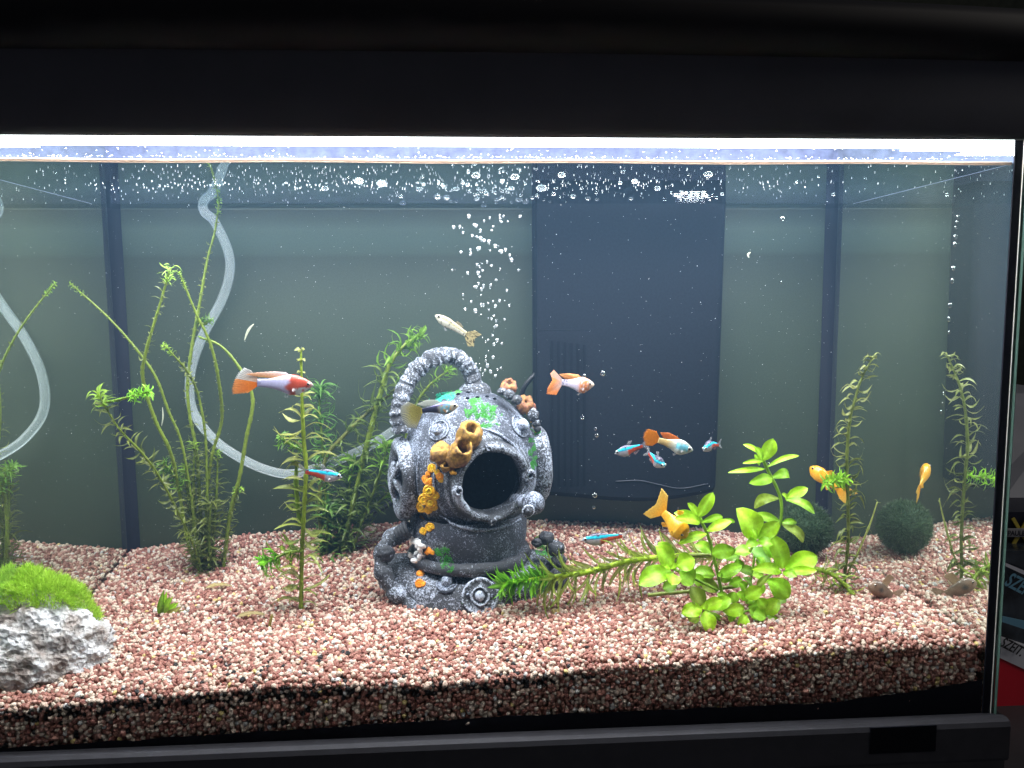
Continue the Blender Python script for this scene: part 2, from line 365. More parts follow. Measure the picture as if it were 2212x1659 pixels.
# ------------------------------------------------------------------ gravel: one object, every pebble an instance
def pebble(i):
    r = random.Random(i); mb = MB()
    mb.ball((0, 0, 0), (1, r.uniform(.75, 1), r.uniform(.6, .8)), 8, 6, fn=lambda q: 1+.28*noise.noise(q*1.3+Vector((i*5, 0, 0))))
    o = mb.build('pebble_shape', M_peb); return o
m, t, b = mat('pebble'); L = t.links.new
at_ = N(t, 'ShaderNodeAttribute', attribute_type='INSTANCER', attribute_name='tone')
tc = N(t, 'ShaderNodeTexCoord'); nz = N(t, 'ShaderNodeTexNoise', i_Scale=1.6, i_Detail=5.0); L(tc.outputs['Object'], nz.inputs[0])
ct = ramp(t, [(0, (.015, .014, .016)), (.04, (.27, .10, .078)), (.20, (.33, .142, .108)), (.40, (.39, .185, .140)), (.54, (.48, .25, .20)),
              (.62, (.58, .42, .33)), (.74, (.64, .50, .40)), (.86, (.68, .55, .44)), (.95, (.58, .55, .52)), (.985, (.66, .50, .20))], at_.outputs['Fac'], 'CONSTANT')
mr = N(t, 'ShaderNodeMapRange', i_1=.3, i_2=.7, i_3=.72, i_4=1.02); L(nz.outputs[0], mr.inputs[0])
vm = N(t, 'ShaderNodeVectorMath', operation='SCALE'); L(ct, vm.inputs[0]); L(mr.outputs[0], vm.inputs['Scale']); L(vm.outputs[0], b.inputs['Base Color'])
b.inputs['Roughness'].default_value = .5; b.inputs['Specular IOR Level'].default_value = .35
bp = N(t, 'ShaderNodeBump', i_Strength=.35, i_Distance=.1); L(nz.outputs[0], bp.inputs['Height']); L(bp.outputs[0], b.inputs['Normal'])
M_peb = m
pebs = [pebble(i) for i in range(7)]
pc = bpy.data.collections.new('pebble_shapes')
for o in pebs: COL.objects.unlink(o); pc.objects.link(o)
pts = []
def addp(x, y, z, edge=0):
    if not (.0017 < x < W-.0017 and .0014 < y < D-.0016): return
    pts.append((x, y, z))
sp = .0027
for layer in range(3):
    y = .0018 + layer*.0008; j = 0
    while y < D:
        x = .002+(j % 2)*sp/2+layer*.0011
        while x < W:
            jx, jy = rng.uniform(-.0009, .0009, 2); X, Y = x+jx, y+jy
            z = ground(X, Y)-.0016+rng.uniform(-.0008, .0011)-layer*.0018
            if layer < 2 or Y < .03: addp(X, max(Y, .0024), z)
            x += sp
        y += sp*.87; j += 1
# the stack pressed against the front glass
for k in range(3):
    z = -.0015
    while z < .050:
        x = .002
        while x < W:
            X = x+rng.uniform(-.0009, .0009); Z = z+rng.uniform(-.0009, .0009)
            if Z < ground(X, .002)-.0005: addp(X, .0025+k*.0026+rng.uniform(0, .0005), Z)
            x += .0027
        z += .0023
pts = np.array(pts, dtype=np.float32); n = len(pts)
tone = rng.uniform(.05, 1, n)
# black grains left over from an older substrate, mostly against the glass at the left
pb = np.where((pts[:, 1] < .055) & (pts[:, 0] < .34), .035, .0015)*np.clip(1.3-pts[:, 0]*2, .15, 1)
band = (pts[:, 1] < .012) & (np.abs(pts[:, 2]-(np.array([ground(a, .002) for a in pts[:, 0]])-.0055)) < .0035) & (pts[:, 0] < .36)
pb = np.where(band, .40, pb); tone[rng.random(n) < pb] = .01
me = bpy.data.meshes.new('gravel'); me.from_pydata(pts.tolist(), [], [])
A = me.attributes.new('tone', 'FLOAT', 'POINT'); A.data.foreach_set('value', tone.astype(np.float32))
A = me.attributes.new('size', 'FLOAT', 'POINT'); A.data.foreach_set('value', (rng.uniform(.00138, .00200, n)*np.where(rng.random(n) < .04, 1.35, 1)).astype(np.float32))
A = me.attributes.new('turn', 'FLOAT_VECTOR', 'POINT'); A.data.foreach_set('vector', rng.uniform(0, 6.28, (n, 3)).astype(np.float32).ravel())
A = me.attributes.new('pick', 'INT', 'POINT'); A.data.foreach_set('value', rng.integers(0, 7, n).astype(np.int32))
me.materials.append(M_peb)
grav = bpy.data.objects.new('gravel', me); COL.objects.link(grav); tag(grav, 'reddish brown and cream pebble gravel on the tank floor', 'gravel', kind='stuff')
ng = bpy.data.node_groups.new('scatter_pebbles', 'GeometryNodeTree')
ng.interface.new_socket('Geometry', in_out='INPUT', socket_type='NodeSocketGeometry'); ng.interface.new_socket('Geometry', in_out='OUTPUT', socket_type='NodeSocketGeometry')
gi = ng.nodes.new('NodeGroupInput'); go = ng.nodes.new('NodeGroupOutput')
ci = ng.nodes.new('GeometryNodeCollectionInfo'); ci.inputs['Collection'].default_value = pc; ci.inputs['Separate Children'].default_value = True; ci.inputs['Reset Children'].default_value = True
ip = ng.nodes.new('GeometryNodeInstanceOnPoints'); ip.inputs['Pick Instance'].default_value = True
def nattr(nm, ty):
    a = ng.nodes.new('GeometryNodeInputNamedAttribute'); a.data_type = ty; a.inputs[0].default_value = nm; return a.outputs[0]
ng.links.new(gi.outputs[0], ip.inputs['Points']); ng.links.new(ci.outputs[0], ip.inputs['Instance'])
ng.links.new(nattr('pick', 'INT'), ip.inputs['Instance Index']); ng.links.new(nattr('size', 'FLOAT'), ip.inputs['Scale'])
e2r = ng.nodes.new('FunctionNodeEulerToRotation'); ng.links.new(nattr('turn', 'FLOAT_VECTOR'), e2r.inputs[0]); ng.links.new(e2r.outputs[0], ip.inputs['Rotation'])
ng.links.new(ip.outputs[0], go.inputs[0])
md = grav.modifiers.new('scatter', 'NODES'); md.node_group = ng
# dark bed beneath the pebbles
mb = MB(); xs = np.linspace(.0005, W-.0005, 60); ys = np.linspace(.007, D-.001, 24)
mb.grid([[(x, y, ground(x, y)-.0062) for x in xs] for y in ys]); mb.grid([[(x, .007, ground(x, .007)-.0062) for x in xs], [(x, .007, -.006) for x in xs]])
tag(mb.build('gravel_bed', plain('gravel_bed', (.16, .085, .065), .9, noise_amt=.4, scale=300)), kind='structure')

# ------------------------------------------------------------------ internal filter
FY = .186
def filt():
    root = tag(empty('internal_filter', at(1365, 1080, .2)), 'dark blue-black box filter hanging at the back wall behind the ornament', 'filter')
    top = ZS+.018; mb = MB(); rows = []
    xl = lambda v: at(1157, 700, FY).x; x0 = at(1158, 700, FY).x; x1 = at(1568, 700, FY).x; zb = at(1300, 1068, FY).z
    outline = []
    c = .007
    for k in range(9): a = math.pi/2*k/8; outline.append((x0+.003-.003*math.cos(a), .003-.003*math.sin(a)))
    nb = 24
    for k in range(nb+1):
        f = k/nb; outline.append((x0+.003+(x1-x0-.003-c)*f, 0))
    for k in range(9): a = math.pi/2*k/8; outline.append((x1-c+c*math.sin(a), c-c*math.cos(a)))
    # front with rounded edges, bottom bulging downward in the middle-right
    def bot(x): f = (x-x0)/(x1-x0); return zb-.0075*math.sin(math.pi*min(1, max(0, f))**1.35)+.0*f
    for h in list(np.linspace(0, 1, 16)):
        row = []
        for (x, dy) in outline:
            z0 = bot(x); row.append((x-.0045*(1-h)*((x-x0)/(x1-x0))*0.9, FY+dy, z0+.004+(top-z0-.004)*h))
        row = [(row[0][0], D-.0005, row[0][2])]+row+[(row[-1][0], D-.0005, row[-1][2])]
        rows.append(row)
    under = [[(x, y+(.004 if i else 0)*(1 if y < D-.002 else 0), z-(.004*min(1, i))) for (x, y, z) in rows[0]] for i in (1,)]
    under2 = [(x, D-.0005, z-.004) for (x, y, z) in rows[0]]
    mb.grid([under2]+under+rows); o = mb.build('housing', M_filter, root, False)
    for k in range(6):        # inlet slots at the lower left of the front
        xx = at(1192+k*14, 800, FY).x; mb = MB(); mb.box((xx-.0011, FY-.0007, at(1200, 1050, FY).z), (xx+.0011, FY+.0002, at(1200, 735+k*2, FY).z)); mb.build('inlet_slot', M_slot, root, False)
    mb = MB(); mb.tube([Vector((x, FY+.00015, at(1300, 712, FY).z)) for x in np.linspace(x0+.002, x0+.045, 10)], .0004, 6); mb.build('seam_line', M_filter, root)
    mb = MB(); pt = [at(x, y, FY-.0004) for x, y in ((1330, 1040), (1380, 1038), (1420, 1046), (1470, 1055), (1530, 1045))]; mb.tube(cr_path(pt), .0005, 6); mb.build('moulded_line', plain('ridge', (.012, .016, .026), .5), root)
    return root
filt()
# cable
mb = MB(); mb.tube(cr_path([at(1165, 800, .205), at(1135, 832, .206), at(1118, 870, .212), at(1060, 960, .214), at(960, 1020, .214), at(880, 1062, .214), at(838, 1092, .212), at(795, 1112, .210), at(775, 1130, .208)]), .0021, 10)
tag(mb.build('cable', plain('black_cable', (.012, .012, .014), .5)), 'black power cable curving behind the diving helmet to the filter', 'cable')
# air hose
M_hose = glassy('milky_hose', (.93, .97, .98), .5, 1.3, .35, .26, (.80, .88, .90))
hp = [at(436, 446, .204)+Vector((.004, 0, .035)), at(438, 446, .204), at(463, 478, .205), at(492, 540, .206), at(496, 590, .208), at(478, 650, .212), at(436, 730, .213), at(411, 810, .213), at(416, 885, .212), at(458, 945, .208), at(512, 985, .200), at(570, 1013, .194), at(625, 1024, .190), at(680, 1012, .192), at(740, 990, .195), at(800, 962, .20), at(850, 930, .204)]
mb = MB(); mb.tube(cr_path(hp, 10), .0037, 18)
o = mb.build('air_hose', M_hose); tag(o, 'milky white air hose looping down in front of the left back wall', 'hose')

# ------------------------------------------------------------------ rock with moss
def rock():
    c = at(50, 1416, .050); mb = MB(); s = pxs(.055)
    def fn(q):
        d = 1+.16*noise.noise(q*1.6+Vector((3, 1, 0)))+.09*noise.noise(q*4)+.06*noise.noise(q*9)+.03*noise.noise(q*22)
        vd = noise.voronoi(q*7)[0]; d -= .085*max(0, .45-vd[0])*2.0
        vd = noise.voronoi(q*15)[0]; d -= .050*max(0, .45-vd[0])*2.0
        return d
    mb.ball(c, (180*s, 112*s, 128*s), 170, 110, fn=fn)
    m, t, b = mat('pale_rock'); L = t.links.new; tc = N(t, 'ShaderNodeTexCoord')
    n1 = N(t, 'ShaderNodeTexNoise', i_Scale=70.0, i_Detail=8.0); n2 = N(t, 'ShaderNodeTexVoronoi', i_Scale=330.0); n3 = N(t, 'ShaderNodeTexNoise', i_Scale=350.0, i_Detail=6.0)
    for n_ in (n1, n2, n3): L(tc.outputs['Object'], n_.inputs[0])
    c1 = ramp(t, [(.30, (.17, .12, .10)), (.45, (.32, .29, .27)), (.56, (.48, .47, .47)), (.72, (.60, .60, .62))], n1.outputs[0])
    mx = N(t, 'ShaderNodeMath', operation='ADD'); L(n2.outputs[0], mx.inputs[0]); L(n3.outputs[0], mx.inputs[1])
    L(c1, b.inputs['Base Color']); b.inputs['Roughness'].default_value = .85
    bp = N(t, 'ShaderNodeBump', i_Strength=1.0, i_Distance=.002); L(mx.outputs[0], bp.inputs['Height']); L(bp.outputs[0], b.inputs['Normal'])
    o = mb.build('rock', m); tag(o, 'pitted pale grey rock at the left of the tank under a moss cushion', 'rock')
    return o
rk = rock()
def bvh(os_):
    vs = []; fs = []
    for o in os_:
        n0 = len(vs); mw = Matrix.Translation(o.location+(o.parent.location if o.parent else Vector()))
        vs += [mw @ v.co for v in o.data.vertices]; fs += [tuple(i+n0 for i in p.vertices) for p in o.data.polygons]
    return BVHTree.FromPolygons(vs, fs)
M_moss = vcol('moss_blade', .5, .45, .1, 300, 0)
def fuzz(name, centers, n, ln, wd, c0, c1, up=.0, seed=1, thick=None):
    r = random.Random(seed); mb = MB()
    for k in range(n):
        q, nn = centers(r)
        d = (nn+Vector((r.gauss(0, .45), r.gauss(0, .45), r.gauss(0, .45)+up))).normalized(); l = ln*r.uniform(.5, 1.2)
        sd = d.cross(Vector((r.gauss(0, 1), r.gauss(0, 1), r.gauss(0, 1)))).normalized()*wd*r.uniform(.6, 1.2)
        mid = q+d*l*.55; tip = q+d*l+Vector((r.gauss(0, .2), r.gauss(0, .2), r.gauss(0, .2)))*l
        f = r.random(); col = tuple(a*(1-f)+b_*f for a, b_ in zip(c0, c1))
        mb.add([q-sd*.6, q+sd*.6, mid+sd, mid-sd, tip], [(0, 1, 2, 3), (3, 2, 4)], col)
    return mb.build(name, M_moss)
bv = bvh([rk]); s5 = pxs(.06)
mc = at(92, 1296, .058)
def moss_pt(r):
    while 1:
        a, b_ = r.uniform(-1, 1), r.uniform(-1, 1)
        if a*a+b_*b_ < 1: break
    x = mc.x-.002+a*110*s5*(1+.1*math.sin(b_*5)); y = mc.y+b_*.021
    h = math.sqrt(max(0, 1-(a*a+b_*b_)))
    hit = bv.ray_cast(Vector((x, y, .3)), Vector((0, 0, -1)))[0]
    z0 = max(hit.z if hit else 0, mc.z-.012-.008*(1-h))
    if not hit or hit.z < mc.z-.022: return moss_pt(r)
    lump = .0045*noise.noise(Vector((x*90, y*90, 0)))+.003*noise.noise(Vector((x*260, y*260, 4)))
    z = z0+(.0135*h+lump)*r.random()**.25
    return Vector((x, y, z)), Vector((a*.8, b_*.8, h+.35)).normalized()
tag(fuzz('moss_cushion', moss_pt, 15000, .0042, .00022, (.26, .46, .03), (.55, .78, .10), .3, 4), 'bright green moss cushion growing on top of the pale rock', 'moss')

# marimo ball
mcn = at(1738, 1142, .165); mr_ = 60*pxs(.165)
mb = MB(); mb.ball(mcn, mr_*.9, 32, 20, fn=lambda q: 1+.08*noise.noise(q*3))
mroot = tag(empty('moss_ball', (mcn.x, mcn.y, mcn.z-mr_)), 'large dark green fuzzy moss ball in the back right corner on the gravel', 'moss ball')
mb.build('core', plain('dark_moss', (.02, .045, .018), .9), mroot)
def mpt(r):
    q = Vector((r.gauss(0, 1), r.gauss(0, 1), r.gauss(0, 1))).normalized(); k = 1+.08*noise.noise(q*3)
    return mcn+q*mr_*.88*k, q
o = fuzz('fuzz', mpt, 7000, .0042, .00025, (.03, .055, .025), (.08, .13, .06), 0, 9); o.parent = mroot; o.location = -mroot.location; o['kind'] = 'stuff'

# ------------------------------------------------------------------ plants
M_leaf = vcol('water_leaf', .38, .40, .16, 500, .25)
M_big = vcol('broad_leaf', .36, .36, .16, 420, .5, spec=.45)
M_weed = vcol('thin_weed_leaf', .4, .5, .15, 500, 0, transp=.12)
M_stem = vcol('weed_stem', .4, .25, .2, 500, .2)
def leafmesh(mb, base, tip, w, up, bend=.15, fold=.25, col=(.2, .5, .05), rib=None, n=7, tipw=.0, shape=.55, twist=0, round_=False):
    """a leaf with a folded midrib from base to tip; up = side its face looks to"""
    base = Vector(base); tip = Vector(tip); ax = tip-base; L_ = ax.length
    if L_ < 1e-6: return
    ax = ax/L_; up = Vector(up); up = (up-ax*up.dot(ax))
    if up.length < 1e-4: up = ax.orthogonal()
    up.normalize(); sd = ax.cross(up)
    rows = []; cols = []; rib = rib or tuple(min(1, c*1.35+.03) for c in col)
    for i in range(n+1):
        s_ = i/n
        if round_: h = math.sin(math.pi*s_**1.12)**.56 if 0 < s_ < 1 else .0; h = max(h, .16 if s_ < .3 else .03)
        else: h = (s_**shape*(1-s_)**.75)*1.9; h = max(h, .12 if s_ < .3 else .02)
        c = base+ax*L_*s_+up*(math.sin(s_*math.pi*.9)*bend*L_-bend*L_*.9*s_*s_*s_)
        a = twist*s_; sv = sd*math.cos(a)+up*math.sin(a); uv = up*math.cos(a)-sd*math.sin(a); hw = w*.5*h
        wav = .06*w*math.sin(s_*9+base.x*900)
        rows.append([c-sv*hw+uv*(fold*hw+wav), c-sv*hw*.5+uv*fold*hw*.3, c, c+sv*hw*.5+uv*fold*hw*.3, c+sv*hw+uv*(fold*hw-wav)])
        dk = tuple(c_*.88 for c_ in col); cols += [dk, col, rib, col, dk]
    mb.grid(rows, False, cols)
def weed(root_label, stems, cat='plant', group=None, name='waterweed', seed=1):
    """stems: dict(path=[(px,py,Y)], r, sp, ln(f), w, n, col(f), arch, parts)"""
    r = random.Random(seed); p0 = stems[0]['path'][-1]; base = at(*p0); root = tag(empty(name, base), root_label, cat, group)
    for st in stems:
        P = cr_path([at(*q) for q in st['path']], 10)     # tip first, base last
        n = len(P); s_ = pxs(st['path'][0][2]); rad = [st['r']*s_*(.55+.45*min(1, i/n*3)) for i in range(n)]
        # nodes thicken slightly
        cum = [0]
        for i in range(1, n): cum.append(cum[-1]+(P[i]-P[i-1]).length)
        tot = cum[-1]
        def pos(d):
            i = min(n-2, max(0, int(np.searchsorted(cum, d))-1)); f = (d-cum[i])/max(1e-9, cum[i+1]-cum[i]); return P[i].lerp(P[i+1], f), (P[i]-P[i+1]).normalized()
        m_ = max(8, int(tot/(.0022))); PP = [pos(tot*i/m_)[0] for i in range(m_+1)]; sp_ = st['sp']*s_
        RR = []
        for i in range(m_+1):
            d = tot*i/m_; k = (d/sp_) % 1; RR.append(st['r']*s_*(.5+.5*min(1, d/tot*3))*(1.25 if k < .18 else 1))
        mb = MB(); mb.tube(PP, RR, 7, st.get('scol', (.20, .30, .03))); mb.build('stem', M_stem, root)
        leaves = MB(); d = 0.0; k = 0; parts = st.get('parts')
        while d < tot*st.get('upto', 1):
            f = d/tot; q, ax = pos(d); ln = st['ln'](f)*s_*1.3
            if ln > 0:
                o1 = ax.orthogonal().normalized(); o2 = ax.cross(o1); nn = st['n'](f) if callable(st['n']) else st['n']; ph = r.random()*6
                for j in range(nn):
                    if r.random() < st.get('miss', .1): continue
                    a = ph+2*math.pi*j/nn+r.gauss(0, .25)
                    out = o1*math.cos(a)+o2*math.sin(a)
                    if st.get('flat'): out = Vector((math.copysign(1, out.x), r.gauss(0, .45), r.gauss(0, .15))).normalized()
                    l = ln*r.uniform(.65, 1.2); el = st.get('rise', .35)+r.gauss(0, .18)
                    dirv = (out+ax*el+Vector((0, 0, st.get('grav', 0)))).normalized()
                    c0 = st['col'](f, r); mbx = MB() if parts else leaves
                    leafmesh(mbx, q, q+dirv*l, 1.35*st['w']*s_*r.uniform(.7, 1.2)*(l/ln)**.5, ax*.8+out*-.3+Vector((0, -.2, .2)), st.get('arch', .18)*r.uniform(.3, 1.6)*r.choice((1, 1, -1)), .2, c0, n=5, shape=.45, twist=r.gauss(0, .5))
                    if parts: mbx.build('leaf', M_weed if st.get('thin') else M_leaf, root)
            d += sp_*(st.get('dense', lambda f: 1)(f))*r.uniform(.8, 1.2); k += 1
        if not parts and leaves.v:
            o = leaves.build('foliage', M_weed if st.get('thin') else M_leaf, root); o['kind'] = 'stuff'
    return root
def mixc(a, b, r): f = r.random(); return tuple(x*(1-f)+y*f for x, y in zip(a, b))
OL1, OL2 = (.075, .10, .015), (.16, .19, .035); GR1, GR2 = (.13, .24, .01), (.25, .40, .03)
def bare(f):  # nearly leafless upper stems, leafier below
    return 6.2 if f < .04 else (5.5 if f < .55 else 9+14*(f-.55)/.45)
cmix = lambda f, r: mixc(GR1, GR2, r) if f < .05 else mixc(OL1, OL2, r)
def E_(path, **k):
    d = dict(path=path, r=2.8, sp=15, ln=bare, w=3.2, n=5, col=cmix, arch=.2, scol=(.17, .23, .025), miss=.15, dense=lambda f: .34 if f < .05 else 1); d.update(k); return d
bush = lambda f: 14+18*min(1, f*1.5)
weed('tall sparse waterweed with long bare arching stems growing in front of the left back corner', [
    E_([(153, 613, .136), (230, 682, .14), (287, 745, .143), (335, 812, .147), (364, 888, .15), (393, 960, .155), (415, 1090, .16), (432, 1232, .166)]),
    E_([(369, 578, .118), (345, 658, .122), (314, 764, .125), (309, 821, .130), (335, 907, .138), (369, 979, .146), (388, 1070, .16), (407, 1175, .163), (432, 1235, .166)], ln=lambda f: 17 if f < .1 else (11 if f < .3 else bare(f)), r=3.8),
    E_([(388, 590, .122), (424, 678, .128), (455, 745, .135), (472, 821, .145), (479, 907, .16), (458, 984, .162), (446, 1080, .165), (450, 1175, .168), (455, 1240, .17)], r=3.6),
    E_([(475, 422, .172), (464, 500, .172), (448, 560, .172), (432, 650, .172), (415, 745, .172), (405, 830, .172), (410, 900, .172), (425, 980, .172), (432, 1100, .172), (442, 1235, .172)], ln=lambda f: 8 if f < .6 else bush(f-.4), r=3.4),
    E_([(431, 728, .155), (479, 749, .156), (522, 802, .158), (546, 864, .16), (532, 946, .162), (517, 1032, .164), (498, 1104, .166), (482, 1230, .17)], ln=lambda f: 4 if f < .7 else 10, r=4),
    E_([(354, 745, .120), (393, 788, .130), (422, 836, .154), (438, 898, .158), (445, 965, .16), (448, 1080, .163), (455, 1235, .168)], ln=lambda f: 9 if f < .5 else 18),
    E_([(213, 853, .080), (254, 922, .088), (307, 979, .100), (345, 1032, .115), (383, 1104, .135), (417, 1175, .152), (438, 1238, .165)], ln=lambda f: 26 if f < .5 else 22, w=6, thin=True, n=4),
    E_([(322, 846, .080), (300, 852, .080), (262, 862, .080), (225, 870, .082)], ln=lambda f: 15 if f < .45 else 3, w=4.5, n=7, dense=lambda f: .28, col=lambda f, r: mixc((.13, .32, .02), (.26, .56, .04), r)),
    E_([(352, 1000, .156), (372, 1020, .157), (392, 1060, .158)], ln=lambda f: 20, w=5, n=6, dense=lambda f: .35, col=lambda f, r: mixc((.09, .20, .02), (.17, .32, .03), r)),
    E_([(455, 690, .168), (440, 700, .168), (425, 690, .168)], ln=lambda f: 14, w=4, n=6, dense=lambda f: .4, col=lambda f, r: mixc((.07, .16, .02), (.13, .24, .03), r)),
    E_([(420, 960, .165), (418, 1060, .166), (425, 1150, .168), (440, 1235, .17)], ln=bush, n=7, thin=True),
    E_([(470, 980, .168), (468, 1060, .168), (462, 1150, .17), (458, 1238, .172)], ln=bush, n=7, thin=True),
    E_([(400, 1010, .17), (410, 1090, .17), (425, 1170, .171), (445, 1238, .173)], ln=bush, n=8, w=4.5, thin=True),
    E_([(455, 1090, .16), (452, 1160, .163), (455, 1245, .167)], ln=lambda f: 32, n=8, w=4.5, sp=11, thin=True, col=lambda f, r: mixc((.09, .12, .02), (.17, .20, .04), r)),
    E_([(515, 1058, .166), (500, 1110, .168), (488, 1170, .17), (478, 1238, .172)], ln=lambda f: 14, n=6),
], seed=3)
weed('bare young waterweed stem with paired pale leaves standing left of the diving helmet', [
    dict(path=[(650, 757, .088), (652, 850, .088), (656, 950, .09), (661, 1010, .09), (657, 1100, .092), (652, 1200, .094), (650, 1322, .096)], r=4.6, sp=25, ln=lambda f: 9 if f < .12 else (22 if f < .25 else 48), w=11, n=4,
         col=lambda f, r: mixc((.22, .24, .05), (.32, .34, .10), r) if f < .5 else mixc((.16, .22, .03), (.30, .34, .07), r), arch=.25, rise=.05, miss=.12, parts=True, scol=(.22, .30, .02), flat=True, thin=True),
    dict(path=[(640, 1000, .093), (640, 1060, .094), (648, 1130, .095)], r=5, sp=20, ln=lambda f: 18, w=6, n=3, col=lambda f, r: mixc(OL2, GR2, r), parts=True, scol=(.26, .40, .03), flat=True, thin=True),
    dict(path=[(566, 1218, .085), (592, 1207, .087), (622, 1193, .09), (650, 1190, .093)], r=3.5, sp=8, ln=lambda f: 30 if f < .45 else 34, w=8, n=6, dense=lambda f: .7 if f < .4 else 1.6, col=lambda f, r: mixc((.10, .34, .01), (.22, .56, .03), r) if f < .4 else mixc((.14, .22, .02), (.24, .34, .04), r), rise=.1, grav=-.35, parts=True),
    dict(path=[(605, 945, .10), (625, 958, .10), (655, 975, .10)], r=2.5, sp=7, ln=lambda f: 20, w=5, n=6, col=lambda f, r: mixc((.07, .17, .02), (.12, .26, .03), r), rise=.1, miss=.1),
], seed=5, name='pondweed')
lush = lambda f: 30 if f > .12 else 22
dkc = lambda f, r: mixc((.10, .22, .02), (.20, .36, .04), r) if f < .2 else mixc((.07, .115, .02), (.15, .21, .045), r)
weed('dense bushy waterweed reaching up behind the left side of the diving helmet', [
    E_([(908, 722, .172), (872, 748, .172), (840, 790, .172), (822, 850, .173), (808, 900, .173), (790, 970, .174), (765, 1080, .175), (742, 1180, .175), (728, 1240, .175)], sp=17, ln=lambda f: 38 if f > .08 else 24, w=7, n=7, col=dkc, r=6, arch=.3, thin=True, dense=lambda f: .35 if f < .06 else 1),
    E_([(880, 815, .178), (830, 862, .178), (785, 900, .178), (740, 945, .178), (702, 995, .178), (690, 1100, .177), (705, 1238, .176)], sp=22, ln=lambda f: 16 if f < .3 else 34, w=5, n=5, col=dkc, r=4.6, scol=(.13, .14, .03), thin=True),
    E_([(838, 960, .172), (815, 1040, .172), (785, 1120, .172), (745, 1240, .172)], sp=15, ln=lambda f: 34, w=6, n=7, col=dkc, thin=True),
    E_([(692, 838, .182), (690, 880, .182), (694, 930, .182), (700, 1040, .181), (712, 1140, .18), (722, 1240, .18)], sp=11, ln=lambda f: 30 if f < .3 else 26, w=5, n=8, col=lambda f, r: mixc((.07, .18, .03), (.12, .26, .05), r), thin=True),
    E_([(765, 1000, .18), (750, 1080, .18), (735, 1170, .178), (720, 1242, .176)], sp=11, ln=lambda f: 34, w=6, n=8, col=dkc, thin=True),
    E_([(870, 1040, .178), (830, 1075, .178), (780, 1120, .177), (735, 1200, .176)], sp=13, ln=lambda f: 24, w=5, n=7, col=lambda f, r: mixc((.12, .28, .02), (.20, .44, .03), r) if f < .3 else dkc(.5, r), thin=True),
    E_([(710, 1100, .174), (706, 1170, .174), (712, 1245, .172)], sp=10, ln=lambda f: 36, w=6, n=8, col=lambda f, r: mixc((.06, .14, .02), (.12, .22, .04), r)),
    E_([(968, 800, .19), (930, 830, .19), (900, 870, .19), (880, 930, .19), (862, 1010, .188)], sp=13, ln=lambda f: 22, w=4, n=6, col=dkc, thin=True),
], seed=8)
weed('slender stem plant with pairs of narrow leaves near the right side glass', [
    dict(path=[(1887, 769, .096), (1859, 822, .096), (1845, 869, .095), (1836, 906, .095), (1830, 971, .094), (1830, 1026, .094), (1832, 1099, .093), (1832, 1172, .092), (1826, 1230, .092), (1824, 1268, .092)], r=3.6, sp=17, ln=lambda f: 18 if f < .12 else (29 if f < .75 else 34), w=8, n=3,
         col=lambda f, r: mixc((.13, .155, .035), (.23, .25, .08), r) if f < .45 else mixc((.095, .125, .022), (.165, .195, .045), r), arch=.32, rise=.12, miss=.06, parts=True, scol=(.16, .20, .04), flat=True, dense=lambda f: .5 if f < .08 else 1),
    dict(path=[(1786, 1042, .088), (1806, 1038, .09), (1830, 1032, .093)], r=3, sp=6, ln=lambda f: 20, w=5, n=6, col=lambda f, r: mixc((.16, .36, .02), (.28, .54, .03), r), rise=.2),
    dict(path=[(1895, 1084, .09), (1880, 1130, .09), (1855, 1190, .091), (1832, 1235, .092)], r=2.2, sp=60, ln=lambda f: 8, w=3, n=2, col=lambda f, r: OL2, scol=(.34, .38, .10)),
    dict(path=[(1845, 1292, .082), (1822, 1262, .085), (1795, 1240, .088), (1750, 1226, .09)], r=5, sp=11, ln=lambda f: 36, w=8, n=5, col=lambda f, r: mixc((.16, .26, .02), (.30, .42, .05), r), rise=.1, grav=-.2, parts=True, thin=True, scol=(.24, .34, .03)),
], seed=12, name='stem_plant')
weed('fallen waterweed branch lying across the gravel from the helmet to the bright plant', [
    dict(path=[(1086, 1262, .074), (1120, 1256, .076), (1160, 1250, .078), (1240, 1240, .082), (1285, 1232, .084), (1345, 1215, .087), (1410, 1205, .09), (1500, 1200, .094), (1580, 1198, .096)], r=6.5, sp=12, ln=lambda f: 36 if f < .2 else 66, w=9.5, n=lambda f: 8 if f < .22 else 5, dense=lambda f: .55 if f < .22 else 1.35,
         col=lambda f, r: mixc((.10, .30, .01), (.20, .50, .02), r) if f < .2 else mixc((.14, .20, .02), (.30, .38, .05), r), rise=.55, arch=.1, grav=-.15, parts=True, thin=True, scol=(.36, .52, .02), miss=.05),
], seed=21)
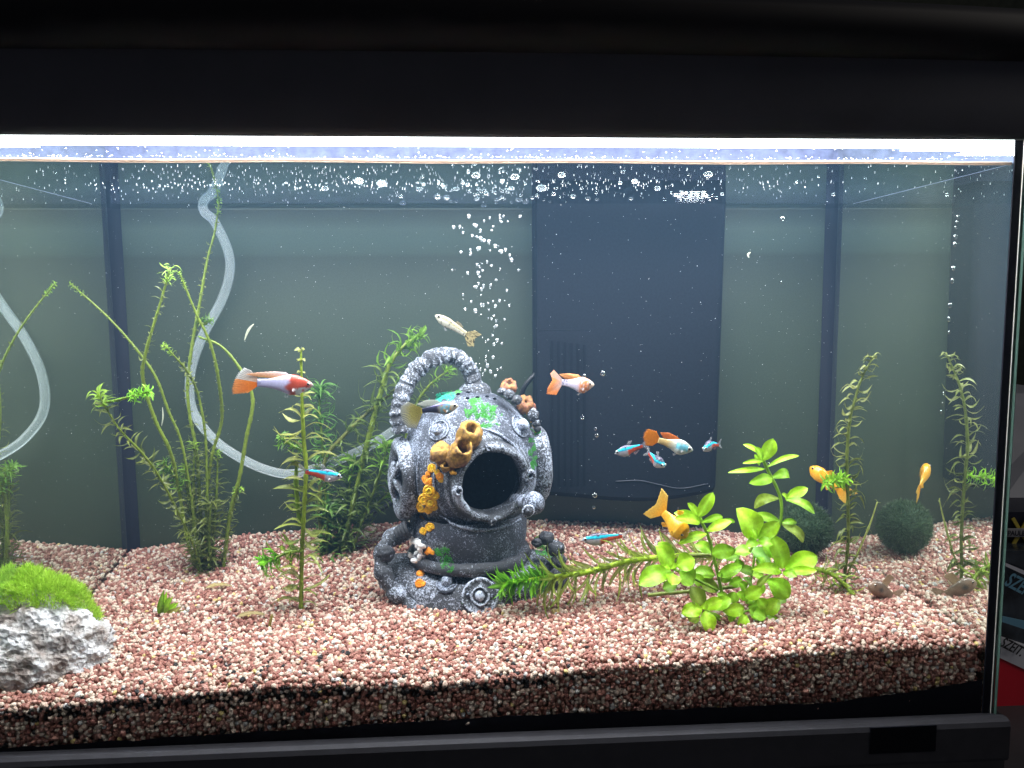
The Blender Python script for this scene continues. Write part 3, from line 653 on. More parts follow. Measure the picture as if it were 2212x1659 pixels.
# bright broad-leaved plant in front
def c3(x, y): return 1209.7+.2969*x, 907.3+.2969*y
def broad():
    base = at(*c3(1250, 1500), .052); root = tag(empty('broad_leaved_plant', base), 'bright green plant with broad oval leaves in front of the right gravel slope', 'plant')
    r = random.Random(31)
    stems = [([(1560, 850), (1605, 740), (1610, 600), (1580, 500), (1540, 420), (1500, 340), (1470, 270)], .078, 9),
             ([(1320, 1490), (1370, 1310), (1480, 1170), (1560, 1080), (1560, 850)], .066, 8),
             ([(1200, 1420), (1180, 1270), (1120, 1000), (1080, 850), (1030, 740), (1005, 690)], .060, 9),
             ([(1200, 1500), (1120, 1420), (1040, 1370)], .046, 7), ([(1380, 960), (1420, 880)], .055, 7), ([(1210, 1480), (1330, 1400), (1400, 1100), (1420, 900)], .066, 7),
             ([(1150, 1240), (990, 1160), (860, 1100), (820, 1080)], .052, 7), ([(1330, 1480), (1350, 1390), (1500, 1400)], .05, 6)]
    for pts_, Y, w in stems:
        mb = MB(); P = cr_path([at(*c3(*q), Y) for q in pts_], 6); mb.tube(P, .0010*w/8, 9, (.22, .40, .03)); mb.build('stem', M_stem, root)
    for pts_, Y in (([(640, 1275), (760, 1262), (900, 1250), (1100, 1232), (1300, 1205)], .062), ([(860, 990), (1070, 980), (1300, 1000)], .085)):
        P = [at(*c3(*q), Y) for q in pts_]; P = cr_path(P, 8); mb = MB(); mb.tube(P, [.0013*(1.2 if i % 6 == 0 else 1) for i in range(len(P))], 9, (.18, .22, .04)); mb.build('runner', M_stem, root)
    A = (.36, .66, .02); B = (.28, .57, .02); Dk = (.16, .33, .02); Ol = (.24, .35, .03)
    LV = [ (1300, 1100, 1290, 1010, 80, .060, 0, B, .12), (1220, 1330, 1150, 1260, 85, .054, 0, B, .12), (1400, 1200, 1330, 1150, 75, .058, 0, Dk, .1), (1420, 1450, 1380, 1380, 90, .045, -.002, B, .12), (1260, 1460, 1230, 1400, 90, .046, -.002, B, .1), (1440, 1300, 1500, 1370, 90, .046, -.003, A, .12), (1230, 1100, 1180, 1180, 85, .058, -.003, B, .12), (960, 1130, 1040, 1200, 90, .054, -.002, B, .12), (1480, 1000, 1440, 1060, 80, .056, -.003, B, .1), (1360, 1420, 1300, 1500, 90, .043, -.004, A, .12), (1530, 1480, 1600, 1440, 80, .05, 0, Dk, .1), # base, tip, width, depth at base, depth change, colour, bend
        (1470, 290, 1552, 138, 112, .076, -.004, A, .12), (1465, 300, 1425, 195, 60, .075, -.006, A, .1), (1455, 245, 1340, 178, 52, .078, -.004, A, .15), (1480, 300, 1336, 312, 36, .074, -.008, A, .1),
        (1500, 345, 1742, 250, 42, .078, -.002, A, .2), (1490, 355, 1230, 380, 44, .078, -.006, A, .1), (1545, 425, 1390, 455, 84, .076, -.012, B, .12), (1540, 420, 1682, 400, 80, .080, .004, B, .28),
        (1590, 570, 1402, 625, 80, .082, .006, Ol, .38), (1640, 578, 1803, 494, 82, .078, -.004, A, .12), (1645, 578, 1862, 672, 70, .076, -.008, B, .2), (1650, 590, 1618, 535, 55, .074, -.004, A, .1), (1650, 570, 1700, 505, 45, .08, .003, A, .1),
        (1600, 740, 1395, 688, 70, .080, .002, B, .15), (1610, 748, 1725, 742, 48, .078, -.003, B, .15), (1615, 755, 1785, 885, 84, .079, -.005, Ol, .22), (1450, 330, 1420, 250, 40, .078, 0, A, .1),
        (1430, 872, 1300, 650, 195, .052, -.004, A, .14), (1440, 862, 1592, 742, 115, .052, -.003, A, .12), (1440, 880, 1545, 905, 80, .050, -.008, B, .15), (1432, 878, 1360, 915, 75, .050, -.01, B, .1), (1435, 860, 1400, 800, 60, .048, -.005, A, .1), (1480, 890, 1550, 1000, 90, .055, -.004, B, .15),
        (1622, 1080, 1545, 842, 150, .050, -.004, A, .12), (1640, 1092, 1872, 985, 150, .050, -.004, A, .15), (1630, 1112, 1868, 1092, 66, .047, -.010, A, .08), (1610, 1104, 1412, 1078, 90, .048, -.008, A, .15), (1620, 1110, 1720, 1135, 70, .046, -.008, B, .1), (1640, 1080, 1760, 1020, 90, .052, -.002, A, .1),
        (1535, 1060, 1395, 945, 140, .060, -.002, (.20, .44, .07), .1), (1500, 1165, 1405, 1125, 110, .052, -.004, A, .1), (1520, 1165, 1672, 1288, 155, .050, -.006, B, .12), (1505, 1160, 1610, 1250, 110, .054, -.003, A, .1), (1430, 1215, 1515, 1130, 52, .045, -.004, Ol, .05),
        (1345, 1290, 1468, 1222, 105, .048, -.006, A, .1), (1360, 1300, 1290, 1260, 70, .05, -.004, B, .1), (1350, 1240, 1310, 1180, 80, .055, 0, B, .1),
        (805, 1095, 578, 1192, 158, .048, -.006, B, .14), (820, 1060, 700, 925, 150, .050, -.004, A, .12), (800, 990, 715, 895, 120, .056, 0, B, .1), (850, 1062, 978, 1012, 140, .050, -.003, A, .12), (820, 1110, 815, 1200, 118, .044, -.008, A, .08), (872, 1100, 972, 1195, 150, .048, -.004, B, .12),
        (800, 1080, 760, 1065, 50, .045, -.004, A, .1), (815, 1085, 830, 1040, 60, .045, -.004, A, .1), (850, 1200, 748, 1225, 90, .056, 0, Dk, .1),
        (1010, 702, 1112, 530, 96, .056, -.004, A, .12), (1000, 695, 935, 605, 62, .055, -.005, A, .1), (1015, 722, 835, 676, 78, .057, 0, B, .2), (1030, 745, 1192, 700, 56, .058, .002, B, .22), (1068, 805, 1248, 738, 84, .056, -.006, A, .1), (1018, 750, 850, 712, 80, .054, -.010, A, .12),
        (1068, 828, 862, 890, 72, .056, -.004, A, .12), (1185, 722, 1275, 742, 34, .058, 0, B, .1), (1100, 965, 985, 900, 92, .064, .002, B, .15), (1105, 972, 1272, 940, 112, .056, -.008, B, .25), (1262, 960, 1392, 962, 105, .062, -.004, B, .15),
        (1150, 1132, 1325, 1058, 95, .058, -.004, B, .18), (1125, 1128, 975, 1105, 110, .062, .0, B, .15), (1150, 1240, 1015, 1180, 130, .060, .0, Ol, .1), (1300, 1080, 1410, 1110, 80, .066, 0, Dk, .1), (1200, 1010, 1310, 980, 70, .07, 0, Dk, .1),
        (1042, 1372, 955, 1215, 125, .046, .002, Ol, .1), (1042, 1362, 1182, 1308, 95, .044, -.003, A, .1), (1032, 1378, 888, 1402, 118, .043, -.004, A, .12), (1058, 1388, 1082, 1545, 132, .042, -.007, A, .1), (1092, 1372, 1245, 1300, 100, .047, -.001, B, .12), (1000, 1402, 945, 1472, 90, .048, 0, Ol, .1), (1100, 1402, 1165, 1510, 90, .050, 0, B, .1), (1040, 1375, 1060, 1330, 60, .04, -.003, A, .1),
        (1340, 1372, 1195, 1392, 100, .047, -.004, A, .15), (1362, 1330, 1415, 1285, 60, .048, 0, B, .1), (1370, 1362, 1492, 1328, 100, .049, 0, B, .1), (1380, 1385, 1500, 1440, 110, .046, -.004, B, .1), (1490, 1420, 1590, 1305, 120, .048, -.002, A, .15), (1480, 1432, 1612, 1522, 90, .045, -.004, B, .12), (1500, 1424, 1655, 1450, 60, .048, .002, B, .1),
        (1310, 1402, 1175, 1500, 95, .054, 0, Dk, .1), (1450, 1342, 1655, 1310, 60, .056, .003, Dk, .1), (1300, 1460, 1190, 1520, 70, .05, 0, Dk, .1), (1360, 1470, 1470, 1500, 80, .052, 0, Dk, .1), (1250, 1330, 1270, 1250, 90, .058, 0, B, .1), (1420, 1260, 1490, 1200, 70, .056, 0, B, .1), (1230, 1200, 1330, 1160, 80, .062, 0, B, .1)]
    for bx, by, tx, ty, w, Y, dy, c, bend in LV:
        b0 = at(*c3(bx, by), Y); t0 = at(*c3(tx, ty), Y+dy); ww = w*.2969*pxs(Y)*1.04
        k = r.uniform(.85, 1.12); col = tuple(x*k for x in c)
        up = Vector((r.gauss(0, .15), -1, .75+r.gauss(0, .2)))
        mb = MB(); leafmesh(mb, b0, t0, ww, up, bend*r.uniform(.8, 1.2), .22, col, n=14, round_=True, twist=r.gauss(0, .25), rib=tuple(min(1, x*1.5+.05) for x in col))
        mb.build('leaf', M_big, root)
broad()
# loose bits on the gravel
mb = MB(); r = random.Random(4); b0 = at(345, 1338, .105)
root = tag(empty('loose_plant_cutting', b0), 'loose bright green leaf tuft lying on the gravel right of the mossy rock', 'plant cutting')
for k in range(9):
    mb = MB(); t0 = at(352+k*6.5, 1278+k*5+r.uniform(-4, 4), .105+r.uniform(-.006, .006)); leafmesh(mb, b0+Vector((r.uniform(0, .003), 0, .0005)), t0, .0060, (0, -1, .3), .1, .2, mixc((.16, .34, .01), (.28, .50, .02), r) if k < 6 else (.34, .33, .08), n=6); mb.build('leaf', M_leaf, root)
mb = MB(); mb.tube(cr_path([at(581, 1378, .072), at(583, 1350, .072), at(588, 1326, .074)]), [.0012]*6+[.001]*6+[.0004], 7, (.20, .15, .03)); tag(mb.build('cut_stem', M_stem), 'short brown plant stub poking out of the gravel at centre left', 'plant stub')
for k, (x, y, Y, lb) in enumerate(((540, 1333, .085, 'pale yellowish dead leaf lying flat on the gravel left of the centre'), (470, 1268, .13, 'brown wilted leaf lying on the gravel below the tall waterweed'), (905, 1238, .13, 'tan dead leaf beside the left foot of the diving helmet'))):
    mb = MB(); c = at(x, y, Y); c.z = ground(c.x, c.y)+.001; leafmesh(mb, c-Vector((.009, 0, 0)), c+Vector((.010, .002, .001)), .006, (0, -.3, 1), .1, .1, (.40, .33, .14)); tag(mb.build('dead_leaf', M_weed), lb, 'dead leaf')
# ------------------------------------------------------------------ diving helmet ornament
HY = .135
hs = pxs(HY)
HC = at(1016, 1000, HY)                    # centre of the dome
ha = math.radians(18); R0 = 149*hs
F_ = Vector((math.sin(ha), -math.cos(ha), -.07)).normalized()      # way the visor looks
SX = Vector((math.cos(ha), math.sin(ha), 0)); UP = SX.cross(F_)*-1
if UP.z < 0: UP = -UP
def aged(name, dark=(.035, .038, .045), light=(.46, .49, .54), amt=.5, sc=620):
    """dark cast resin dry-brushed with silver: the raised grain carries the light paint"""
    m, t, b = mat(name); L = t.links.new; tc = N(t, 'ShaderNodeTexCoord')
    n1 = N(t, 'ShaderNodeTexNoise', i_Scale=float(sc), i_Detail=3.0, i_Roughness=.6, i_Distortion=1.2); n2 = N(t, 'ShaderNodeTexNoise', i_Scale=45.0, i_Detail=4.0)
    n3 = N(t, 'ShaderNodeTexNoise', i_Scale=1400.0, i_Detail=2.0)
    for n_ in (n1, n2, n3): L(tc.outputs['Object'], n_.inputs[0])
    m1 = N(t, 'ShaderNodeMath', operation='MULTIPLY_ADD', i_1=.55, i_2=-.275); L(n2.outputs[0], m1.inputs[0])
    a = N(t, 'ShaderNodeMath', operation='ADD'); L(n1.outputs[0], a.inputs[0]); L(m1.outputs[0], a.inputs[1])
    ge = N(t, 'ShaderNodeNewGeometry'); pt_ = N(t, 'ShaderNodeMapRange', i_1=.44, i_2=.60, i_3=-.09, i_4=.12); L(ge.outputs['Pointiness'], pt_.inputs[0])
    a2 = N(t, 'ShaderNodeMath', operation='ADD'); L(a.outputs[0], a2.inputs[0]); L(pt_.outputs[0], a2.inputs[1])
    k = .5-(amt-.5)*.5
    c = ramp(t, [(k-.05, dark), (k+.03, tuple(d*.7+l*.14 for d, l in zip(dark, light))), (k+.085, light), (k+.2, tuple(min(1, l*1.35) for l in light))], a2.outputs[0])
    L(c, b.inputs['Base Color']); b.inputs['Roughness'].default_value = .62; b.inputs['Specular IOR Level'].default_value = .35
    mm = N(t, 'ShaderNodeMath', operation='MULTIPLY_ADD', i_1=.35); L(n3.outputs[0], mm.inputs[0]); L(n1.outputs[0], mm.inputs[2])
    bp = N(t, 'ShaderNodeBump', i_Strength=.75, i_Distance=.0009); L(mm.outputs[0], bp.inputs['Height']); L(bp.outputs[0], b.inputs['Normal'])
    return m
M_dome = aged('aged_resin', (.034, .039, .054), (.26, .295, .375), .51, 800)
M_rope = aged('aged_rope', (.035, .037, .044), (.31, .345, .42), .47, 600)
M_base = aged('aged_base', (.038, .04, .048), (.30, .33, .40), .50, 650)
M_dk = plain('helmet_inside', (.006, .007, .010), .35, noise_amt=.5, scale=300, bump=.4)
M_sponge = vcol('sponge', .75, 0, .6, 420, 1.0)
M_polyp = vcol('polyp', .5, .0, .25, 500, .5)
helmet = tag(empty('diving_helmet', at(1016, 1305, HY)), 'grey antique diving helmet ornament with round open visor and orange corals', 'ornament')
def wob(q, a=.0012, f=70): return q*1.0+Vector((noise.noise(q*f), noise.noise(q*f+Vector((9, 0, 0))), noise.noise(q*f+Vector((0, 9, 0)))))*a
VC = HC+Vector((0, 0, -60*hs))             # axis of the visor passes a little under the middle
def domept(th, ph, k=1.0):
    q = F_*math.cos(th)+(SX*math.cos(ph)+UP*math.sin(ph))*math.sin(th)
    zz = q.z*(1.13 if q.z > 0 else 1.06)
    return VC+Vector((q.x, q.y*.93, zz+(.36 if q.z > 0 else .36)*1))*R0*k
th0 = math.asin(68/149)
mb = MB(); rows = []
for i in range(90):
    th = th0+(math.pi-.02-th0)*i/89
    rows.append([wob(domept(th, 2*math.pi*j/140), .0009, 60) for j in range(140)])
mb.grid(rows, True); dome = mb.build('dome', M_dome, helmet)
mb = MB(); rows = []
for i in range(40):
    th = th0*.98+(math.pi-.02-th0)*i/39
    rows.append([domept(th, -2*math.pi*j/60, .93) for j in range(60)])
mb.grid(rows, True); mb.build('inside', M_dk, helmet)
VF = domept(th0, 0)*.5+domept(th0, math.pi)*.5+F_*1*hs   # centre of the opening
h1 = hs
def ringfn(q, a, r, h): return wob(q, .0011, 110)
# visor ring (flange, lip, inner bevel)
mb = MB(); mb.lathe([(97*h1, -26*h1), (95*h1, -12*h1), (91*h1, -7*h1), (87*h1, -7*h1), (84*h1, 4*h1), (82*h1, 13*h1), (79*h1, 18*h1), (74*h1, 20*h1), (69*h1, 18*h1), (66*h1, 12*h1), (66*h1, 5*h1), (66*h1, -14*h1), (68*h1, -30*h1)], VF, F_, 96, ringfn)
mb.build('visor_ring', aged('ring_metal', (.035, .038, .044), (.27, .30, .36), .46, 700), helmet)
# outer moulding round the visor
mb = MB(); mb.lathe([(116*h1, -48*h1), (115*h1, -34*h1), (111*h1, -30*h1), (106*h1, -33*h1), (105*h1, -40*h1)], VF, F_, 80, ringfn); mb.build('moulding', M_dome, helmet)
def bolt(c, nn, r, name='bolt', disc=1.5, m=None):
    mb = MB(); c = Vector(c); 
    mb.lathe([(0, .10*r), (r*disc*.6, .12*r), (r*disc, .10*r), (r*disc*1.04, -.25*r)], c, nn, 24, ringfn)
    mb.lathe([(r*disc*1.02, .08*r), (r*disc*.96, .26*r), (r*disc*.86, .10*r)], c, nn, 24)
    mb.lathe([(r*.78, 0), (r*.78, .75*r), (r*.62, 1.05*r), (r*.3, 1.2*r), (0, 1.22*r)], c, nn, 20, ringfn); return mb.build(name, m or M_dome, helmet)
for a, r in ((math.radians(184), 11), (math.radians(8), 14), (math.radians(100), 8), (math.radians(268), 8)):
    mb = MB(); c = VF+(SX*math.cos(a)+UP*math.sin(a))*78*h1+F_*15*h1; mb.lathe([(r*h1, -2*h1), (r*h1, 5*h1), (r*.8*h1, 8*h1), (r*.35*h1, 9*h1), (r*.3*h1, 5*h1), (0, 5*h1)], c, F_, 20, ringfn); mb.build('ring_screw', M_rope, helmet)
# side ports: thick oval rim with cross guard over a dark well
def port(sgn, dx=0, dz=0):
    ax = (SX*sgn+Vector((0, -.02 if sgn < 0 else -.15, 0))).normalized(); c = HC+Vector((0, .007 if sgn < 0 else .003, 0))+ax*R0*1.03+Vector((dx*hs, 0, dz*hs))
    def sq(q, a, r, h): q = c+(q-c)*1; z = (q-c).z; return wob(Vector((q.x, q.y, c.z+z*1.18)), .0018, 70)
    mb = MB(); mb.lathe([(58*hs, -40*hs), (70*hs, -16*hs), (76*hs, -2*hs), (73*hs, 9*hs), (65*hs, 15*hs), (54*hs, 14*hs), (46*hs, 6*hs), (44*hs, -10*hs)], c, ax, 64, sq); mb.build('port_rim', M_rope, helmet)
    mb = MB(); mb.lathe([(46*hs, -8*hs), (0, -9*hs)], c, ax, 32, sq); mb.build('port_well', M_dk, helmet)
    u = Vector((0, 0, 1)); w_ = ax.cross(u).normalized()
    for aa in (.5, 2.1):
        d = w_*math.cos(aa)+u*math.sin(aa); mb = MB(); mb.tube([wob(c+d*49*hs*f_+ax*(8+8*(1-f_*f_))*hs, .001, 90) for f_ in np.linspace(-1, 1, 14)], 7.5*hs, 10); mb.build('port_guard', M_rope, helmet)
port(-1, -2, -25); port(1, 0, -14)
# neck, collar, breastplate
NC = at(1014, 1180, HY)
mb = MB(); mb.lathe([(122*hs, 84*hs), (128*hs, 62*hs), (128*hs, 40*hs), (125*hs, 22*hs), (122*hs, 8*hs), (120*hs, -2*hs), (119*hs, -18*hs)], Vector((NC.x, NC.y, NC.z)), (0, 0, 1), 90, ringfn); neck = mb.build('neck', M_dome, helmet)
mb = MB(); mb.lathe([(118*hs, 0), (127*hs, 2*hs), (135*hs, -4*hs), (137*hs, -13*hs), (134*hs, -22*hs), (122*hs, -26*hs)], Vector((NC.x, NC.y, NC.z)), (0, 0, 1), 90, ringfn); collar = mb.build('collar', M_rope, helmet)
mb = MB(); rows = []
bz = at(1016, 1200, HY)
prof = [(108, -4), (134, -14), (156, -18), (172, -22), (184, -40), (186, -66), (182, -95), (176, -120), (170, -150)]
for (r, h) in prof:
    row = []
    for j in range(120):
        a = 2*math.pi*j/120; ca, sa = math.cos(a), math.sin(a)
        sh = 22*abs(ca)**6*math.exp(-((h+30)/40)**2)      # shoulders lift at the sides
        rr = r*(1+.10*abs(ca)**4*math.exp(-((h+50)/50)**2))*(1-.06*abs(ca)**4*(h < -100))
        k = 1+.04*math.sin(a*3+1)*(h < -40)
        q = Vector((bz.x+rr*ca*hs, bz.y+rr*sa*hs*.80*k, bz.z+(h+sh)*hs)); row.append(wob(q, .0022, 45))
    rows.append(row)
# finer rows
def refine(rows, k):
    out = []
    for i in range(len(rows)-1):
        for f in range(k): out.append([a.lerp(b_, f/k) for a, b_ in zip(rows[i], rows[i+1])])
    return out+[rows[-1]]
mb.grid(refine(rows, 4), True); plate = mb.build('breastplate', M_base, helmet)
# weathered lumps and the arm-like cord along the left edge
def lumps(lst, name, m, seed=1):
    for (px, py, r, sq, y) in lst:
        mb = MB(); mb.ball(at(px, py, y), (r*hs, r*hs*.8, r*hs*sq), 26, 18, fn=lambda q: 1+.22*noise.noise(q*2.2+Vector((px, py, 0)))+.06*noise.noise(q*8)); mb.build(name, m, helmet)
mb = MB(); P = cr_path([at(905, 1150, HY), at(868, 1148, .125), at(836, 1172, .115), at(822, 1202, .108), at(828, 1235, .104), at(848, 1272, .100), at(875, 1300, .096), at(905, 1322, .093)], 10)
mb.tube([wob(q, .0016, 120) for q in P], [(17+3*math.sin(i*.5))*hs for i in range(len(P))], 18); mb.build('edge_cord', M_rope, helmet)
for k in range(5):
    f = k/4; c = at(856+f*26, 1160-f*18, .119-.002*k); mb = MB(); mb.lathe([((16+3*math.sin(t_))*hs, (math.cos(t_)*4)*hs) for t_ in np.linspace(0, 6.28, 8)], c, Vector((.8, -.1, .5)), 20, ringfn); mb.build('cord_coil', M_rope, helmet)
lumps([(1180, 1163, 17, .9, .118), (1200, 1185, 20, .9, .116), (1160, 1172, 12, .8, .116), (1206, 1212, 17, 1.1, .114), (1205, 1250, 20, 1.4, .112), (832, 1196, 20, 1, .106)], 'shoulder_lump', M_rope)
# valve ball on the right
c = at(1152, 1087, .088)
mb = MB(); mb.ball(c, 26*hs*.92, 28, 18, fn=lambda q: 1+.04*noise.noise(q*3)); mb.build('valve_ball', M_dome, helmet)
mb = MB(); c2 = at(1140, 1103, .078); mb.ball(c2, 10*hs, 18, 12); mb.lathe([(13*hs, 0), (14*hs, 3*hs), (11*hs, 5*hs)], c2, F_, 18); mb.build('valve_nub', M_rope, helmet)
mb = MB(); mb.tube([c+Vector((-.002, .004, 0)), c+Vector((-.012, .016, -.002))], 15*hs, 12); mb.build('valve_stem', M_dome, helmet)
# looped hose on top, ribbed
hp = [at(867, 935, .118), at(862, 905, .118), at(866, 868, .12), at(880, 828, .123), (at(903, 797, .126)), at(935, 774, .13), at(968, 768, .133), at(996, 778, .135), at(1014, 800, .136), at(1022, 826, .137), at(1026, 846, .138)]
P = cr_path(hp, 16); cum = 0; mb = MB(); rr = []
for i, q in enumerate(P):
    if i: cum += (q-P[i-1]).length
    rr.append((16+3.2*abs(math.sin(cum/hs/17.0*math.pi))**.8+1.2*noise.noise(Vector((cum*400, 0, 0)))+(5 if i > len(P)-22 else 0)*((i-len(P)+22)/22))*hs)
rows_before = len(mb.v)
mb.tube(P, rr, 22); mb.v = [tuple(wob(Vector(q), .0017, 150)) for q in mb.v]; mb.build('looped_hose', M_rope, helmet)
mb = MB(); mb.lathe([(36*hs, -10*hs), (34*hs, 0), (26*hs, 8*hs), (20*hs, 12*hs)], at(1026, 838, .137), (0, 0, 1), 30, ringfn); mb.build('hose_foot', M_rope, helmet)

BV = bvh([dome, neck, plate, collar])
def hit(px, py):
    loc, nn, i, d = BV.ray_cast(CAM, ray(px, py))
    if loc is None: return at(px, py, HY), Vector((0, -1, .3)).normalized()
    if nn.dot(CAM-loc) < 0: nn = -nn
    return loc, nn
for px, py, r in ((948, 930, 15), (1122, 921, 17), (965, 1262, 15)):
    c, nn = hit(px, py); bolt(c, nn, r*hs)
c, nn = hit(1037, 1288)
mb = MB(); mb.lathe([(38*hs, -2*hs), (38*hs, 4*hs), (34*hs, 6*hs), (31*hs, 3*hs), (20*hs, 3*hs), (19*hs, 6*hs), (16*hs, 6*hs), (15*hs, 2*hs), (11*hs, 2*hs), (10*hs, 7*hs), (5*hs, 10*hs), (0, 10.5*hs)], c, nn, 40, ringfn); mb.build('round_boss', M_rope, helmet)
for dx in (-26, 26):
    c, nn = hit(1037+dx, 1286); mb = MB(); mb.ball(c+nn*.0012, 4.5*hs, 12, 8); mb.build('boss_screw', M_dome, helmet)
for px, py in ((1011, 848), (1030, 843), (1051, 842), (1010, 861), (1031, 859), (1052, 857), (1068, 862), (990, 852)):
    c, nn = hit(px, py); mb = MB(); mb.lathe([(0, .0005), (4.2*hs, .0006), (4.6*hs, -.001)], c, (nn+Vector((0, -.3, 0))).normalized(), 12, xr=.7); mb.build('vent_hole', M_slot, helmet)
# seam ridges on the dome
def ridge(pts_, r, name, m):
    P = [hit(*q) for q in pts_]; P = cr_path([a+n_*r*.3*hs for a, n_ in P], 6); mb = MB(); mb.tube([wob(q, .0008, 160) for q in P], [r*hs*(.4+.6*math.sin(math.pi*min(max(i/len(P), .05), .95))) for i in range(len(P))], 8); mb.build(name, m, helmet)
ridge([(1040, 925), (1075, 938), (1105, 960), (1128, 990), (1140, 1020)], 4, 'seam_ridge', M_dome)
ridge([(905, 985), (903, 1030), (912, 1080), (930, 1120)], 3.5, 'seam_ridge', M_dome)
ridge([(950, 1112), (985, 1135), (1030, 1145), (1080, 1140), (1125, 1122)], 4, 'seam_ridge', M_dome)
# sponges
SP1, SP2, SP3 = (.34, .19, .025), (.10, .028, .03), (.30, .10, .10)
def sponge(px, py, tx, ty, r, depth, hole=.5, c0=SP1, c1=SP2, lift=.35):
    """barrel from its foot on the helmet at px,py to its mouth at tx,ty"""
    b0, nn = hit(px, py); d = (b0-CAM).length; tip = CAM+ray(tx, ty)*(d-depth); ax = (tip-b0).normalized(); H = (tip-b0).length; R_ = r*hs
    mb = MB(); prof = [(.60, 0), (.82, .2), (1.0, .45), (1.02, .7), (.92, .9), (.80, 1.0), (hole*1.15, 1.02), (hole, .95), (hole*.8, .7), (0, .62)]
    ax2 = (ax+(CAM-tip).normalized()*lift).normalized(); rows = []; cols = []
    for k, (rr_, h) in enumerate(prof):
        a_ = (ax*(1-h)+ax2*h).normalized(); u = (Vector((0, 0, 1))-a_*a_.z).normalized(); w_ = a_.cross(u); row = []
        for j in range(22):
            an = 2*math.pi*j/22; q = b0+ax*H*min(h, 1)*.98+a_*(h-min(h, 1))*H+(u*math.cos(an)+w_*math.sin(an))*R_*rr_
            q = wob(q, .0020, 300); row.append(q); f = min(1, max(0, h*.55+.9*noise.noise(q*330)+.25)); c = tuple(x*(1-f)+y*f for x, y in zip(c1, c0))
            if k >= 8: c = (.05, .02, .01)
            cols.append(c)
        rows.append(row)
    mb.grid(rows, True, cols); mb.build('sponge', M_sponge, helmet)
sponge(1002, 970, 1020, 922, 24, .013, .45)
sponge(978, 1004, 1003, 963, 23, .018, .5, lift=.8)
sponge(958, 998, 951, 967, 23, .007, .01, lift=.1)
sponge(965, 1012, 964, 1002, 11, .010, .5, lift=1)
sponge(1098, 848, 1100, 826, 17, .004, .4, (.30, .13, .04), (.10, .02, .05))
sponge(1128, 885, 1138, 866, 18, .006, .3, (.25, .11, .03), (.13, .04, .03))
sponge(1140, 888, 1150, 880, 12, .003, .3, (.18, .06, .03), (.12, .03, .03))
lumps([(1085, 846, 11, .7, .118), (1100, 853, 13, .8, .116), (1116, 864, 12, .9, .115), (1152, 897, 12, 1.2, .118), (1158, 914, 9, 1, .118), (1161, 926, 8, 1, .118)], 'rock_lump', M_rope)
# orange polyps
def polyp(px, py, r, c0=(.72, .36, .015), ring=True):
    c, nn = hit(px, py); R_ = r*hs; mb = MB(); ax = (nn*.55+(CAM-c).normalized()*.6).normalized()
    def fn(q, a, rr_, h): return wob(q, .0006, 400)
    hi = tuple(min(1, x*1.15) for x in c0); lo = (c0[0]*.95, c0[1]*.78, c0[2])
    mb.lathe([(R_*.95, -R_*.5), (R_*1.05, .1*R_), (R_*.98, .45*R_), (R_*.80, .62*R_), (R_*.66, .50*R_), (R_*.56, .40*R_)], c, ax, 20, fn, lo)
    mb.lathe([(R_*.56, .40*R_), (R_*.46, .66*R_), (R_*.34, .70*R_), (R_*.26, .46*R_), (R_*.14, .56*R_), (0, .58*R_)], c, ax, 20, fn, hi); mb.build('coral_polyp', M_polyp, helmet)
YE, OR = (.80, .52, .01), (.80, .33, .01)
for px, py, r, c0 in ((940, 1070, 9, YE), (924, 1068, 10, YE), (938, 1094, 9, YE), (944, 1020, 6, YE), (925, 1024, 6, OR), (929, 1060, 14, YE), (917, 1078, 12, YE), (932, 1084, 13, YE), (912, 1094, 12, YE), (926, 1100, 9, YE), (921, 1038, 8, OR), (931, 1041, 8, OR), (917, 1033, 6, OR), (934, 1011, 9, YE), (951, 1029, 8, OR), (953, 1036, 6, YE),
                      (913, 1117, 7, OR), (928, 1139, 9, YE), (915, 1147, 8, YE), (934, 1137, 6, YE), (928, 1189, 7, OR), (923, 1193, 5, OR), (934, 1193, 5, OR), (908, 1240, 8, OR), (906, 1260, 9, OR), (914, 1261, 6, OR)):
    polyp(px, py, r, c0)
def blob_run(pts_, r, col, name):
    P = [hit(*q) for q in pts_]; P = cr_path([a+n_*r*.5*hs for a, n_ in P], 4); mb = MB(); mb.tube([wob(q, .0012, 300) for q in P], [r*hs*(.8+.3*math.sin(i*1.7)) for i in range(len(P))], 10, col); mb.build(name, M_polyp, helmet)
blob_run([(975, 1016), (988, 1022), (1000, 1016), (1010, 1004)], 6, (.72, .34, .02), 'orange_coral'); blob_run([(984, 1010), (992, 1016), (990, 1028)], 5, (.74, .38, .02), 'orange_coral')
blob_run([(1131, 884), (1140, 893), (1146, 902)], 4, (.72, .34, .02), 'orange_coral'); blob_run([(1146, 905), (1153, 918), (1160, 932)], 5, (.74, .36, .02), 'orange_coral')
rr_ = random.Random(6)
for k in range(13):      # little silvery shell cluster
    px, py = 903+rr_.uniform(-17, 20), 1186+rr_.uniform(-24, 28); c, nn = hit(px, py); a = rr_.uniform(0, 3)
    d = Vector((math.cos(a), -.2, math.sin(a))); mb = MB(); mb.tube(cr_path([c-d*8*hs+nn*.001, c+nn*.0028, c+d*8*hs+nn*.001], 5), [3*hs, 4.5*hs, 5*hs, 5.5*hs, 5.5*hs, 5.5*hs, 5*hs, 5*hs, 4.5*hs, 3.5*hs, 2*hs], 10); mb.build('shell', aged('shell_paint', (.10, .11, .13), (.75, .78, .84), .72, 300) if k == 0 else bpy.data.materials['shell_paint'], helmet)
